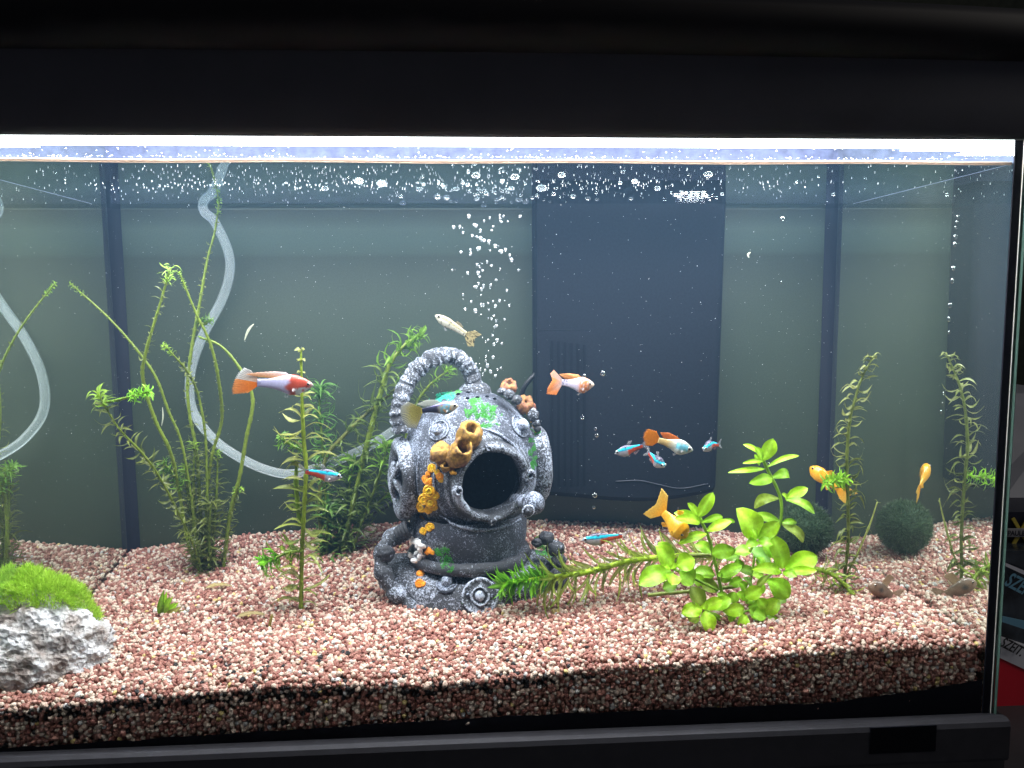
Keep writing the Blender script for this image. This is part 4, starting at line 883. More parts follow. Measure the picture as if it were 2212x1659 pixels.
# flocked green patches
M_flock = vcol('green_flock', .8, .1, .25, 900, 0)
def patch(cx, cy_, rx_, ry_, n, c0, c1, ang=0, seed=0, name='green_patch'):
    r = random.Random(seed); mb = MB()
    for k in range(n):
        a = r.uniform(0, 6.28); q_ = math.sqrt(r.random()); ex = q_*math.cos(a)*rx_; ey = q_*math.sin(a)*ry_
        x = cx+ex*math.cos(ang)-ey*math.sin(ang); y = cy_+ex*math.sin(ang)+ey*math.cos(ang)
        if noise.noise(Vector((x*.07, y*.07, seed*3.)))+.55-q_*.55 < r.random()*.62: continue
        c, nn = hit(x, y)
        if (c-at(x, y, HY)).length > .09: continue
        z = r.uniform(.6, 1.3)*hs*1.2; f = r.random(); col = tuple(u*(1-f)+v*f for u, v in zip(c0, c1)); t1 = nn.orthogonal().normalized(); t2 = nn.cross(t1)
        vs = [c-t1*z-t2*z*.6, c+t1*z-t2*z*.6, c+t2*z, c+nn*z*1.2]
        mb.add(vs, [(0, 1, 3), (1, 2, 3), (2, 0, 3)], col)
    o = mb.build(name, M_flock, helmet, False); o['kind'] = 'stuff'
G0, G1 = (.05, .30, .04), (.12, .50, .08)
patch(1044, 893, 44, 31, 4200, G0, G1, .45, 1); patch(1155, 965, 14, 64, 3200, G0, G1, .04, 2); patch(954, 1191, 24, 11, 900, G0, G1, .2, 3); patch(966, 1218, 20, 15, 700, G0, (.08, .36, .06), 1.2, 4)
patch(1182, 1192, 26, 14, 1200, G0, G1, .1, 5); patch(1165, 1175, 10, 18, 400, G0, G1, -.3, 6); patch(1005, 1300, 14, 9, 260, G0, G1, .3, 7)
patch(952, 861, 34, 12, 1700, (.01, .32, .20), (.03, .50, .34), -.25, 8, 'teal_patch'); patch(985, 847, 20, 5, 300, G0, G1, -.2, 9)
# ------------------------------------------------------------------ fish
M_fish = vcol('fish_skin', .28, .12, .10, 900, .15, .6)
M_fin = vcol('fin', .4, .5, .12, 900, 0, transp=.30)
M_finc = vcol('clear_fin', .4, .5, .1, 900, 0, transp=.72)
M_eye = plain('fish_eye', (.004, .004, .006), .35, spec=.3)
def mixf(a, b_, f): f = max(0, min(1, f)); return tuple(x*(1-f)+y*f for x, y in zip(a, b_))
def fish(name, label, cat, head, tail, Y, dY, hgt, pat, fins, prof=None, group=None, bend=0, wid=.55, eye=None, eyecol=(.42, .40, .34), bendz=0, roll=0):
    """head: nose pixel, tail: tail-base pixel; hgt: deepest body in pixels; fins: list of dicts in body units"""
    H = at(*head, Y); T = at(*tail, Y+dY); Ln = (H-T).length; X = (H-T).normalized()
    Zv = Vector((0, 0, 1)); Zv = (Zv-X*X.z).normalized(); Yv = X.cross(Zv)*-1       # Yv points away from the viewer for a fish heading right
    if roll: Zv, Yv = Zv*math.cos(roll)+Yv*math.sin(roll), Yv*math.cos(roll)-Zv*math.sin(roll)
    s_ = pxs(Y)*hgt*.5
    root = tag(empty(name, (H+T)/2), label, cat, group)
    up, dn = prof or ([(0, .05), (.06, .32), (.16, .60), (.30, .86), (.42, .90), (.6, .66), (.8, .42), (1, .34)], [(0, .05), (.06, .30), (.16, .62), (.30, .98), (.42, 1.0), (.6, .62), (.8, .40), (1, .34)])
    ev = lambda tb, x: float(np.interp(x, [a for a, _ in tb], [b_ for _, b_ in tb]))
    def spine(x):
        q = H+(T-H)*x; return q+Yv*(bend*Ln*math.sin(math.pi*x)*.5+bend*Ln*.6*x*x)+Zv*(bendz*Ln*math.sin(math.pi*x))
    mb = MB(); rows = []; cols = []; nx = 44; nr = 28
    for i in range(nx+1):
        x = (i/nx)**1.15; c = spine(x); u_, d_ = ev(up, x), ev(dn, x); wv = wid*(u_+d_)*.5*(1.05 if x < .45 else 1-.55*(x-.45)/.55); row = []
        for j in range(nr):
            a = 2*math.pi*j/nr; sz = math.sin(a); cx = math.cos(a)
            hh = u_ if sz > 0 else d_; q = c+Zv*(hh*sz*s_)+Yv*(wv*abs(cx)**.85*(1 if cx > 0 else -1)*s_)
            row.append(q); cols.append(tuple(v*.8 for v in pat(x, sz*hh/.95, cx)))
        rows.append(row)
    mb.grid(rows, True, cols, True); mb.build('body', M_fish, root)
    ex, ez, er = eye or (.085, .12, .13)
    for sd in (-1, 1):
        c = spine(ex)+Zv*ez*s_+Yv*sd*wid*ev(up, ex)*.98*s_
        mb = MB(); mb.ball(c, er*s_, 14, 10, col=eyecol); eo = mb.build('eye', M_polyp, root)
        mb = MB(); mb.ball(c+Yv*sd*er*s_*.48, er*s_*.80, 12, 8); mb.build('pupil', M_eye, eo)
    for f in fins:
        # root edge from x0 to x1 (body units) on side up/down or tail; outer edge points in (x along body, z in half-heights)
        mb = MB(); R = f['root']; O = f['outer']; nn = f.get('n', 14); rows = []; cols = []; m_ = 9
        def pl(poly, t):
            t *= len(poly)-1; i = min(int(t), len(poly)-2); g = t-i; return tuple(poly[i][k]*(1-g)+poly[i+1][k]*g for k in (0, 1))
        def P3(x, z, off=0): 
            b0 = spine(x) if x <= 1 else spine(1)+(T-H).normalized()*(x-1)*Ln+Yv*bend*Ln*.9*(x-1)
            return b0+Zv*z*s_+Yv*off*s_
        for i in range(nn*3+1):
            t_ = i/(nn*3); a, b_ = pl(R, t_), pl(O, t_); row = []
            rag = 1+f.get('rag', .04)*math.sin(i*2.4+1)*1.0
            for k in range(m_+1):
                g = k/m_; gg = g*rag; x = a[0]+(b_[0]-a[0])*gg; z = a[1]+(b_[1]-a[1])*gg
                row.append(P3(x, z, f.get('side', 0)*(.3+g)+f.get('curl', .10)*math.sin(t_*5+1)*g*g+.02*math.sin(i*2.1)*g)); cols.append(f['col'](g, t_, i % 3))
            rows.append(row)
        mb.grid(rows, False, cols); o = mb.build(f['name'], f.get('mat', M_fin), root)
        so = o.modifiers.new('thickness', 'SOLIDIFY'); so.thickness = .00012; so.offset = 0
    return root
flat = lambda c: (lambda g, t_, i: tuple(x*(1 if i else .8) for x in c))
small = lambda y0=-.8, c=(.75, .75, .78): [dict(name='pelvic_fin', root=[(.34, y0), (.42, y0)], outer=[(.46, y0-.5), (.52, y0-.35)], col=flat(c), mat=M_finc, n=5), dict(name='pectoral_fin', root=[(.22, -.15), (.25, -.35)], outer=[(.36, -.30), (.34, -.62)], col=flat(c), mat=M_finc, n=5, side=-.55)]
# 1 red and white guppy
def pat1(x, z, c):
    R_, Wt, Sil = (.48, .075, .045), (.50, .48, .70), (.55, .75, .78)
    k = mixf(R_, Wt, (x-.42+.05*math.sin(z*6))/.06)
    if x < .10: k = mixf((.45, .42, .40), R_, x/.10)
    if z < -.25 and x < .32: k = mixf(k, Sil, .8 if .08 < x < .30 and noise.noise(Vector((x*20, z*6, 1))) > -.25 else .2)
    if x > .93 and abs(z) < .12: k = (.3, .3, .5)
    if z > .55 and x > .4: k = mixf(k, (.85, .55, .55), .7)
    return k
def tail1(g, t_, i):
    c = mixf((.62, .38, .26), (.70, .70, .70), g) if t_ < .45 else mixf((.80, .20, .01), (.85, .38, .12), g**2)
    return tuple(x*(1 if i else .6) for x in c)
G = 'male guppies swimming in the tank'
fish('guppy', 'red and white guppy with a big orange and cream tail, swimming right at the left', 'fish', (677, 832), (556, 827), .055, 0, 47, pat1, [
    dict(name='tail_fin', root=[(.98, .32), (1, -.32)], outer=[(1.12, 1.10), (1.24, 1.30), (1.34, .80), (1.40, .1), (1.44, -.6), (1.42, -1.10), (1.16, -.95)], col=tail1, rag=.05, n=22),
    dict(name='dorsal_fin', root=[(.42, .80), (.62, .5)], outer=[(.50, 1.05), (.70, 1.10), (1.00, .95), (1.20, .75), (.98, .55)], col=lambda g, t_, i: mixf((.82, .70, .78), (.88, .48, .20), t_*1.2), rag=.03)]+small(), group=G)
# 2 orange and white guppy
def pat4(x, z, c):
    k = mixf((.72, .26, .10), (.66, .60, .74), (x-.42)/.10)
    if x < .17: k = mixf((.72, .55, .45), k, (x-.1)/.1)
    if .2 < x < .42 and noise.noise(Vector((x*14, z*3, 5))) > .12: k = (.78, .60, .55)
    if x > .8 and noise.noise(Vector((x*24, z*5, 2))) > .22: k = (.10, .10, .2)
    return k
fish('guppy', 'pale orange and white guppy with a ragged orange tail in front of the dark filter', 'fish', (1284, 831), (1214, 826), .085, .004, 38, pat4, [
    dict(name='tail_fin', root=[(.98, .34), (1, -.34)], outer=[(1.28, 1.35), (1.38, .9), (1.30, .2), (1.42, -.7), (1.45, -1.45), (1.15, -1.5)], col=lambda g, t_, i: mixf((.80, .62, .58), (.88, .34, .10), g*1.4 if t_ > .3 else g*.6), rag=.04, n=18, curl=.3),
    dict(name='dorsal_fin', root=[(.40, .80), (.60, .5)], outer=[(.52, 1.15), (.80, 1.15), (1.10, .95), (.92, .45)], col=flat((.85, .40, .14)), curl=.2)]+small(), group=G, eye=(.13, .15, .15), bendz=-.03)
# 3 silver guppy with orange tail
def pat5(x, z, c):
    k = mixf((.55, .58, .52), (.62, .44, .18), (x-.55)/.2)
    if .18 < x < .52: k = mixf(k, (.15, .62, .80) if z > -.35 else (.70, .78, .78), .85 if abs(z+.1) < .5 else .2)
    if z < -.55: k = (.62, .64, .62)
    if z > .5: k = mixf(k, (.34, .34, .28), .6)
    return k
fish('guppy', 'silvery blue guppy with a bright orange fan tail, swimming down right by the neons', 'fish', (1497, 973), (1422, 951), .075, 0, 36, pat5, [
    dict(name='tail_fin', root=[(.98, .30), (1, -.30)], outer=[(1.12, 1.0), (1.35, .95), (1.42, .4), (1.40, -.3), (1.30, -1.0), (1.12, -.9)], col=lambda g, t_, i: tuple(x*(1 if i else .62) for x in (.80, .27, .01)), rag=.09, n=20),
    dict(name='dorsal_fin', root=[(.40, .80), (.62, .5)], outer=[(.55, 1.10), (.78, 1.25), (1.02, 1.0), (.90, .5)], col=flat((.86, .26, .05)))]+small(), group=G, eye=(.13, .1, .24))
# 4 black guppy with yellow fan
def pat3(x, z, c):
    k = mixf((.45, .40, .30), (.03, .03, .06), (x-.48)/.12)
    if .22 < x < .5: k = (.60, .30, .10) if noise.noise(Vector((x*12, z*2, 7))) > .1 else (.18, .34, .40)
    if z > .45 and x > .35: k = mixf(k, (.16, .14, .34), .8)
    return k
fish('guppy', 'dark guppy with a pale yellow black-rayed fan tail in front of the diving helmet', 'fish', (991, 877), (912, 887), .070, 0, 30, pat3, [
    dict(name='tail_fin', root=[(.98, .34), (1, -.34)], outer=[(1.36, 1.55), (1.55, 1.0), (1.60, .1), (1.55, -1.3), (1.45, -2.2), (1.22, -2.5)], col=lambda g, t_, i: mixf((.80, .66, .10), (.50, .52, .50), (g-.65)*2.8) if i == 1 or g < .1 else mixf((.03, .03, .02), (.30, .31, .30), g*1.1-.3), rag=.02, n=24),
    dict(name='dorsal_fin', root=[(.45, .80), (.62, .5)], outer=[(.60, 1.30), (.85, 1.45), (1.12, 1.05), (.92, .5)], col=flat((.55, .56, .50)), mat=M_fin)]+small(), group=G, eye=(.10, .2, .22))
# 5 slim spotted guppy above the helmet
def pat2(x, z, c):
    k = (.42, .38, .24) if z > 0 else (.60, .58, .48)
    if z > .5: k = (.26, .22, .13)
    if noise.noise(Vector((x*26, z*4, 8))) > .36: k = (.08, .07, .06)
    return k
fish('guppy', 'slim brownish guppy with a black-spotted tail swimming above the helmet hose', 'fish', (940, 681), (1006, 722), .10, 0, 26, pat2, [
    dict(name='tail_fin', root=[(.98, .34), (1, -.34)], outer=[(1.16, 1.35), (1.38, 1.35), (1.28, .2), (1.38, -1.05), (1.22, -1.5)], col=lambda g, t_, i: (.09, .07, .05) if noise.noise(Vector((g*5, t_*9, 3))) > .12 else (.55, .46, .24), rag=.06, n=16),
    dict(name='dorsal_fin', root=[(.56, .60), (.70, .5)], outer=[(.62, 1.1), (.72, 1.1), (.84, .8), (.80, .5)], col=flat((.40, .34, .22)))]+small(), group=G, eye=(.10, .15, .24),
    prof=([(0, .1), (.06, .40), (.2, .75), (.4, .85), (.7, .62), (1, .45)], [(0, .1), (.06, .36), (.2, .75), (.4, .85), (.7, .55), (1, .42)]))
# neon tetras
def neon(x, z, c):
    k = mixf((.52, .48, .52), (.06, .07, .16), (z-.05)/.15)
    if x > .42 and z < .18: k = mixf(k, (.68, .08, .03), (x-.42)/.06)
    zz = z-(.42-.12*x)
    if abs(zz) < .20 and .04 < x < .90: k = (.02, .62, .80) if zz > -.12 else (.02, .30, .46)
    if z > .62: k = (.10, .09, .14)
    return k
def nfins(c=(.6, .6, .65)):
    return [dict(name='tail_fin', root=[(.98, .30), (1, -.30)], outer=[(1.20, 1.0), (1.22, .8), (1.10, 0), (1.22, -.8), (1.20, -1.0)], col=flat(c), mat=M_finc, n=8),
            dict(name='dorsal_fin', root=[(.44, .80), (.56, .7)], outer=[(.56, 1.5), (.68, 1.3)], col=flat(c), mat=M_finc, n=6), dict(name='anal_fin', root=[(.60, -.62), (.82, -.42)], outer=[(.68, -1.1), (.86, -.7)], col=flat((.6, .4, .4)), mat=M_finc, n=6)]+small(-.75)
NG = 'neon tetras'
for hd, tl, Y, dY, hg, lb, kw in (
    ((739, 1031), (660, 1019), .075, 0, 30, 'neon tetra with a blue stripe and red tail beside the centre left stem plant', {}),
    ((1328, 980), (1388, 963), .080, 0, 26, 'neon tetra swimming left, leftmost of the group in front of the filter', {}),
    ((1436, 1009), (1404, 979), .078, .012, 28, 'neon tetra turned towards the viewer, below the orange-tailed guppy', dict(bend=-.1, wid=.8)),
    ((1519, 974), (1552, 961), .085, .006, 24, 'curved neon tetra at the right edge of the dark filter', dict(bend=.0, bendz=.16, wid=.7)),
    ((1256, 1168), (1344, 1158), .090, 0, 30, 'neon tetra gliding low over the gravel right of the helmet', {})):
    fish('neon_tetra', lb, 'fish', hd, tl, Y, dY, hg, neon, nfins(), group=NG, eye=(.09, .22, .22), wid=kw.pop('wid', .5), **kw)
# golden platies
def gold(x, z, c):
    k = mixf((.86, .40, .015), (.88, .50, .05), noise.noise(Vector((x*7, z*2, c)))+.4)
    if z > .5: k = mixf(k, (.80, .34, .01), .6)
    return k
def gfins(open_=1.5): return [dict(name='tail_fin', root=[(.96, .36), (1, -.36)], outer=[(1.22, open_), (1.52, open_+.1), (1.34, .1), (1.46, -open_), (1.20, -open_+.15)], col=lambda g, t_, i: mixf((.86, .42, .02), (.72, .50, .10), g*1.2-.2), n=14, rag=.03),
    dict(name='dorsal_fin', root=[(.42, .86), (.62, .66)], outer=[(.56, 1.55), (.72, 1.25)], col=flat((.86, .42, .02)), n=6), dict(name='anal_fin', root=[(.60, -.62), (.76, -.46)], outer=[(.76, -1.1), (.86, -.8)], col=flat((.86, .45, .04)), n=6),
    dict(name='pectoral_fin', root=[(.24, -.15), (.27, -.40)], outer=[(.42, -.30), (.38, -.72)], col=flat((.85, .5, .08)), mat=M_finc, n=5, side=-.6)]
gp = ([(0, .15), (.05, .45), (.15, .80), (.32, 1.0), (.5, .88), (.75, .52), (1, .36)], [(0, .15), (.05, .45), (.15, .85), (.32, 1.0), (.5, .86), (.75, .50), (1, .36)])
fish('golden_platy', 'golden orange fish diving nose down beside the bright broad-leaved plant', 'fish', (1484, 1160), (1433, 1108), .052, .012, 52, gold, gfins(), gp, 'golden orange fish', eye=(.12, .05, .12), wid=.62)
fish('golden_platy', 'golden orange fish half hidden behind the slender plant at the right', 'fish', (1750, 1009), (1810, 1056), .146, -.016, 34, gold, gfins(1.1), gp, 'golden orange fish', eye=(.10, .25, .16), wid=.6)
def brn(x, z, c):
    k = mixf((.22, .13, .08), (.30, .20, .14), noise.noise(Vector((x*6, z*2, 3)))+.5)
    d = ((x-.40)/.15)**2+((z-.15)/.42)**2
    if d < 1: k = mixf((.03, .035, .04), k, d)
    if z > .6: k = mixf(k, (.15, .12, .10), .5)
    return k
fish('catfish', 'small tan bottom fish with a dark side blotch resting on the right gravel', 'fish', (1876, 1264), (1926, 1288), .068, .004, 40, brn, [
    dict(name='tail_fin', root=[(.96, .4), (1, -.4)], outer=[(1.18, 1.3), (1.36, 1.3), (1.24, .1), (1.30, -1.0), (1.16, -1.1)], col=flat((.46, .33, .22)), mat=M_fin, n=12),
    dict(name='dorsal_fin', root=[(.40, .86), (.66, .7)], outer=[(.52, 2.2), (.80, 2.1)], col=flat((.48, .34, .20)), mat=M_fin, n=8)]+small(-.8, (.5, .4, .3)),
    ([(0, .1), (.05, .5), (.15, .85), (.35, 1.05), (.6, .85), (1, .45)], [(0, .1), (.05, .35), (.15, .6), (.35, .8), (.6, .7), (1, .42)]), eye=(.12, .35, .12), wid=.6)

# ------------------------------------------------------------------ bubbles
M_bub = glassy('bubble', (.93, .96, .96), 1.3, 1.33, .03, .02, (.95, .98, 1))
mb = MB(); mb.ball((0, 0, 0), (1, 1, 1), 14, 10, fn=lambda q: 1); b0 = mb.build('bubble', glassy('rising_bubble', (1, 1, 1), 2.0, 1.45, .1, .20, (.95, .98, 1))); COL.objects.unlink(b0); bme = b0.data
mb = MB(); mb.lathe([(0, -.52), (.5, -.48), (.82, -.32), (1, 0), (1.04, .06)], (0, 0, 0), (0, 0, 1), 18); mb.lathe([(1.05, .03), (1.14, .05), (1.10, .12), (1.0, .06)], (0, 0, 0), (0, 0, 1), 18); b1 = mb.build('surface_bubble', glassy('surface_bubble', (.80, .85, .85), .35, 1.33, .16, .05, (.95, .98, 1))); COL.objects.unlink(b1); sme = b1.data
b2 = bme.copy(); b2.materials[0] = M_bub; cme = b2
def rising_label(px, py, r):
    hgt = 'just above the helmet' if py > 790 else ('beside the hose of the helmet' if py > 735 else ('beside the spotted guppy' if py > 660 else ('midway up the stream' if py > 600 else ('above mid stream' if py > 555 else ('in the upper stream' if py > 500 else 'at the stream top')))))
    sd = 'left' if px < 1030 else ('centre left' if px < 1050 else ('centre right' if px < 1070 else 'right'))
    return '%s white air bubble %s, %s' % ('larger' if r > 3.8 else ('small' if r > 2.6 else 'tiny'), hgt, sd)
def bubble(px, py, Y, r, sx=1, sz=1, me=bme, name='bubble', label='small white air bubble rising from the helmet top in the column', group='air bubbles rising above the helmet', rot=0):
    if label.startswith('small white'): label = rising_label(px, py, r)
    o = bpy.data.objects.new(name, me); c = at(px, py, Y); o.location = c; k = r*pxs(Y)*.9; o.scale = (k*sx, k*.8, k*sz); o.rotation_euler = (0, rot, 0); COL.objects.link(o)
    tag(o, label, 'bubble', group); return o
rb = random.Random(17)
known = [(1013, 468), (980, 491), (993, 490), (1000, 503), (1028, 488), (1065, 490), (1020, 509), (1030, 512), (1038, 515), (1046, 520), (1056, 522), (1070, 532), (1083, 544), (1092, 540), (996, 545), (1016, 540), (1062, 498), (1124, 468), (1083, 480), (1035, 575), (1033, 590), (1036, 598), (1062, 574), (1105, 562), (1120, 584), (1060, 616), (1025, 620), (1018, 652), (1005, 668), (1027, 672), (1065, 651), (1079, 650), (1070, 662), (1010, 590), (1095, 628), (1062, 690), (1073, 704), (1064, 725), (1074, 735), (1084, 742), (1067, 744), (1050, 770), (1065, 772), (1053, 790), (1070, 812), (1048, 800), (1082, 795), (1060, 803), (1075, 798), (1090, 690), (1100, 660)]
for px, py in known: bubble(px, py, .13+rb.uniform(-.012, .012), rb.uniform(2.4, 5.2), 1, rb.uniform(.9, 1.2), rot=rb.uniform(-.6, .6))
for k in range(58):
    py = rb.uniform(465, 828); f = (828-py)/360; px = 1048+8*math.sin(py*.03)+rb.gauss(0, 10+22*f); bubble(px, py, .13+rb.gauss(0, .010), rb.uniform(1.2, 3.4), 1, rb.uniform(.9, 1.8))
for px, py, Y, r in ((1302, 807, .08, 6), (1262, 812, .09, 5), (1258, 902, .1, 5), (1286, 926, .1, 4), (1289, 940, .1, 5), (1285, 1070, .08, 6), (1283, 1096, .08, 4), (1660, 1002, .07, 4), (1690, 472, .1, 5), (1687, 610, .1, 3)):
    bubble(px, py, Y, r, me=cme, label='lone clear bubble %s' % ('just right of the pale orange guppy' if (px, py) == (1302, 807) else ('touching the snout of the pale orange guppy' if px == 1262 else ('below the pale orange guppy' if px == 1258 else ('before the lower filter, upper of a pair' if py == 926 else ('before the lower filter, lower of a pair' if py == 940 else ('below the filter, upper of two' if py == 1070 else ('below the filter, lower of two' if py == 1096 else ('above the topmost leaves of the bright plant' if py == 1002 else ('high on the back wall right of the filter' if py == 472 else 'midway up the back wall right of the filter'))))))))), group='lone clear bubbles right of the helmet')
ORD = ['topmost', 'second', 'third', 'fourth', 'fifth', 'sixth', 'seventh', 'eighth', 'ninth', 'tenth', 'eleventh', 'twelfth', 'lowest']
for ki, py in enumerate((468, 480, 492, 512, 528, 580, 607, 660, 690, 718, 850, 872, 890)):
    bubble(2050+(700-py)*.018*4+rb.uniform(-2, 2)-(py-700)*.01, py, .004, 3.2 if py < 500 or py > 700 else 5, .8, 1.2, me=cme, label=ORD[ki]+' clear bubble of the vertical string clinging near the right front corner', group='string of clear bubbles near the right corner')
SG = 'bubbles floating under the water surface'
def surf(px, py, r, flatk=.6):
    # put it just beneath the surface: find the depth where this sight line meets the water level
    lo, hi = 0.002, D-.004
    d = ray(px, py)
    if d.z <= 0: return
    t_ = (ZS-.0004-CAM.z)/d.z; q = CAM+d*t_
    if not (.002 < q.y < D-.006 and .004 < q.x < W-.004): return
    o = bpy.data.objects.new('surface_bubble', sme); k = .82*r*(q-CAM).length/FPX; o.location = q; o.scale = (k, k, k*flatk*1.6); COL.objects.link(o)
    pl_ = 'near the left corner' if px < 420 else ('above the tall waterweed' if px < 690 else ('above the bushy plant' if px < 880 else ('above the looped hose' if px < 1000 else ('above the helmet' if px < 1090 else ('left of the filter' if px < 1190 else ('before the left filter half' if px < 1370 else ('before the right filter half' if px < 1580 else 'near the right corner')))))))
    tag(o, '%s clear bubble under the water surface %s, %s' % ('large flattened' if r > 8.5 else ('medium round' if r > 4.5 else 'tiny'), pl_, 'nearest' if py < 393 else ('nearer' if py < 406 else ('midway' if py < 420 else 'furthest back'))), 'bubble', SG)
for px, py, r in ((1028, 380, 11), (1112, 383, 11), (1213, 379, 10), (825, 397, 13), (775, 392, 12), (702, 408, 9), (945, 426, 10), (965, 427, 9), (1170, 407, 14), (1238, 425, 8), (1371, 393, 8), (1420, 408, 8), (1530, 378, 11), (1363, 430, 6), (1085, 392, 6), (985, 409, 7), (960, 405, 6), (1050, 418, 7), (1010, 400, 6), (1105, 408, 7), (1196, 420, 6), (1270, 430, 7), (1290, 432, 5), (870, 440, 8), (865, 425, 6), (1030, 431, 8), (1045, 445, 7), (1120, 433, 8), (1135, 437, 8), (1150, 428, 6), (1075, 432, 6), (905, 410, 7), (915, 399, 5), (1346, 373, 5), (1340, 396, 5), (1560, 420, 5), (1800, 421, 5), (2150, 418, 5)):
    surf(px, py, r)
for k in range(50): surf(rb.gauss(1060, 90), rb.uniform(395, 440), rb.uniform(2, 4.5), .9)
for k in range(26): surf(rb.uniform(60, 2150), rb.uniform(372, 430), rb.uniform(1.2, 2.6), .9)
# foam patch under the surface at the filter outlet
mb = MB()
for k in range(90):
    d = ray(rb.gauss(1490, 24), rb.uniform(418, 440)); q = CAM+d*((ZS-.0010-CAM.z)/d.z)
    if q.y < D-.01: mb.ball(q, (rb.uniform(.0006, .0022), rb.uniform(.0006, .002), .0005), 8, 5)
tag(mb.build('foam_patch', M_bub), 'small patch of foam under the surface in front of the filter', 'foam', kind='stuff')
# specks drifting in the water and glittering beneath the surface
M_speck = plain('speck', (.85, .88, .90), .4)
mb = MB()
def speck(q, r): mb.add([q+Vector(v)*r for v in ((1, 0, 0), (-1, 0, 0), (0, 1, 0), (0, -1, 0), (0, 0, 1), (0, 0, -1))], [(0, 2, 4), (2, 1, 4), (1, 3, 4), (3, 0, 4), (2, 0, 5), (1, 2, 5), (3, 1, 5), (0, 3, 5)])
for k in range(1000):
    cx = rb.choice((rb.uniform(20, 2180), rb.gauss(560, 230), rb.gauss(1150, 300))); d = ray(cx, 358+abs(rb.gauss(0, 34)) if rb.random() < .5 else rb.gauss(404, 14))
    if d.z <= 0: continue
    q = CAM+d*((ZS-.0003-rb.random()*.0001-CAM.z)/d.z)
    if .002 < q.y < D-.02 and .002 < q.x < W-.002: speck(q, rb.uniform(.00012, .00032)*(q-CAM).length*1.6)
tag(mb.build('surface_specks', M_speck, smooth=False), 'glittering fine specks floating under the water surface', 'specks', kind='stuff')
mb = MB()
for k in range(1600):
    q = Vector((rb.uniform(.003, W-.003), rb.uniform(.004, D-.004), rb.uniform(.07, ZS-.004))); speck(q, rb.uniform(.00007, .00017) if rb.random() < .95 else .00024)
tag(mb.build('drifting_particles', M_speck, smooth=False), 'fine pale particles drifting through the water', 'particles', kind='stuff')
for pts_, Y, w, lb in (([(548, 700), (540, 708), (534, 718), (528, 735)], .05, 2.0, 'pale translucent shred floating left of the red and white guppy'), ([(1621, 545), (1616, 550), (1618, 557)], .08, 1.6, 'tiny white shred floating right of the filter'), ([(351, 880), (352, 900), (349, 920)], .12, 1.2, 'thin pale root hanging in the tall waterweed')):
    mb = MB(); P = cr_path([at(x, y, Y) for x, y in pts_], 6); mb.tube(P, [w*pxs(Y)*(.3+math.sin(math.pi*min(1, (i+.5)/len(P)))) for i in range(len(P))], 7, (.6, .62, .5)); tag(mb.build('floating_shred', M_fin), lb, 'plant shred')

# ------------------------------------------------------------------ outside, right of the tank
def slab(name, corners_px, Y0, th, m, label=None, cat=None, parent=None):
    """a flat-faced slab whose front outline is given in the picture at depth Y0 (per corner), th metres thick"""
    f = [at(x, y, yy) for (x, y, yy) in corners_px]; b_ = [q+Vector((0, th, 0)) for q in f]; n_ = len(f); mb = MB()
    mb.add(f+b_, [tuple(range(n_)), tuple(range(2*n_-1, n_-1, -1))]+[(i, (i+1) % n_, n_+(i+1) % n_, n_+i) for i in range(n_)][::1])
    o = mb.build(name, m, parent, False)
    if label: tag(o, label, cat)
    return o
Yo = .085
X0 = at(2176, 1500, Yo).x
M_red = plain('red_plastic', (.55, .012, .03), .3, noise_amt=.1, scale=40, spec=.6)
slab('red_box', [(2120, 1395, Yo), (2160, 1405, Yo), (2330, 1480, Yo), (2330, 1614, Yo), (2120, 1614, Yo)], Yo, .2, M_red, 'glossy red plastic box on the table right of the aquarium', 'box')
mg = tag(empty('magazine_stack', at(2200, 1400, Yo)), 'stack of dark glossy magazines lying on the red box', 'magazines')
M_mag = plain('glossy_dark_cover', (.035, .045, .06), .2, noise_amt=.8, scale=35, spec=.7)
M_white = plain('white_paper', (.55, .56, .62), .4); M_txt = plain('black_print', (.01, .01, .012), .5); M_blue = plain('blue_print', (.14, .32, .45), .4)
slab('cover', [(2140, 1190, Yo), (2330, 1190, Yo), (2330, 1450, Yo+.02), (2140, 1375, Yo+.001)], Yo, .02, M_mag, parent=mg)
slab('white_band', [(2140, 1368, Yo-.001), (2330, 1440, Yo-.001), (2330, 1500, Yo-.001), (2140, 1412, Yo-.001)], Yo, .012, M_white, parent=mg)
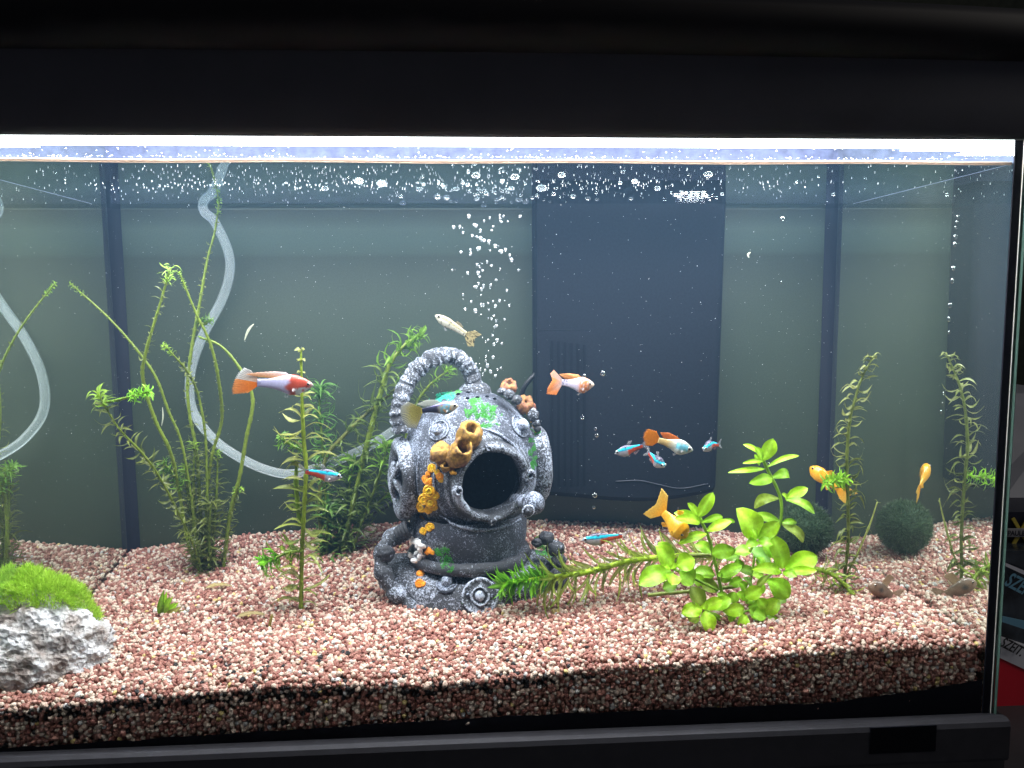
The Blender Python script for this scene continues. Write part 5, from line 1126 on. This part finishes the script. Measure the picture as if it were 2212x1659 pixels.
def text(body, p0, p1, Y, size_px, m, parent, name='lettering', shear=.25):
    cu = bpy.data.curves.new(name, 'FONT'); cu.body = body; cu.size = 1; cu.extrude = .01; cu.shear = shear; cu.offset = .02
    o = bpy.data.objects.new(name, cu); me = bpy.data.meshes.new_from_object(o); me.name = name; bpy.data.objects.remove(o)
    a, b_ = at(*p0, Y), at(*p1, Y); d = b_-a; wtxt = max(v.co.x for v in me.vertices); k = d.length/wtxt; kz = size_px*pxs(Y)
    dx = d.normalized(); up = Vector((0, 0, 1)); up = (up-dx*up.dot(dx)).normalized()
    off = parent.location
    for v in me.vertices:
        x, y, z = v.co; v.co = a+dx*x*k+up*y*kz-Vector((0, 1, 0))*z*.01-off
    me.materials.clear(); me.materials.append(m); o = bpy.data.objects.new(name, me); o.parent = parent; COL.objects.link(o); return o
text('SZEIT.', (2158, 1394), (2204, 1418), Yo-.0035, 34, M_txt, mg)
text('SZEN', (2168, 1262), (2225, 1292), Yo-.0035, 48, M_blue, mg)
for q in ([(2160, 1330), (2230, 1345), (2230, 1365), (2160, 1342)], [(2170, 1215), (2230, 1240), (2230, 1250), (2170, 1222)]):
    slab('cover_stripe', [(x, y, Yo-.002) for x, y in q], Yo, .001, M_blue if q[0][1] > 1300 else M_white, parent=mg)
M_navy = plain('dark_label', (.008, .009, .02), .4); M_gold = plain('gold_print', (.40, .32, .05), .4); M_grey = plain('grey_board', (.20, .21, .24), .6, noise_amt=.1, scale=30)
bx = tag(empty('labelled_box', at(2195, 1190, Yo+.02)), 'dark box with a crossed bats emblem under the grey shelf', 'box')
slab('box_front', [(2140, 1106, Yo+.02), (2330, 1106, Yo+.02), (2330, 1196, Yo+.02), (2140, 1196, Yo+.02)], Yo, .15, M_navy, parent=bx)
slab('crossed_bat', [(2186, 1122, Yo+.018), (2192, 1118, Yo+.018), (2226, 1176, Yo+.018), (2220, 1180, Yo+.018)], Yo, .001, M_gold, parent=bx)
slab('crossed_bat', [(2220, 1118, Yo+.017), (2226, 1122, Yo+.017), (2192, 1180, Yo+.017), (2186, 1176, Yo+.017)], Yo, .001, M_gold, parent=bx)
slab('emblem_banner', [(2176, 1142, Yo+.016), (2236, 1142, Yo+.016), (2236, 1160, Yo+.016), (2176, 1160, Yo+.016)], Yo, .001, plain('banner_grey', (.25, .25, .27), .5), parent=bx)
text('PAULBERG', (2176, 1157), (2238, 1157), Yo+.0145, 17, M_navy, bx, shear=0)
slab('shelf_board', [(2185, 850, .22), (2330, 850, .22), (2330, 1104, .14), (2150, 1104, .14), (2150, 1040, .14)], .2, .1, M_grey, 'grey shelf board standing right of the tank above the labelled box', 'shelf')
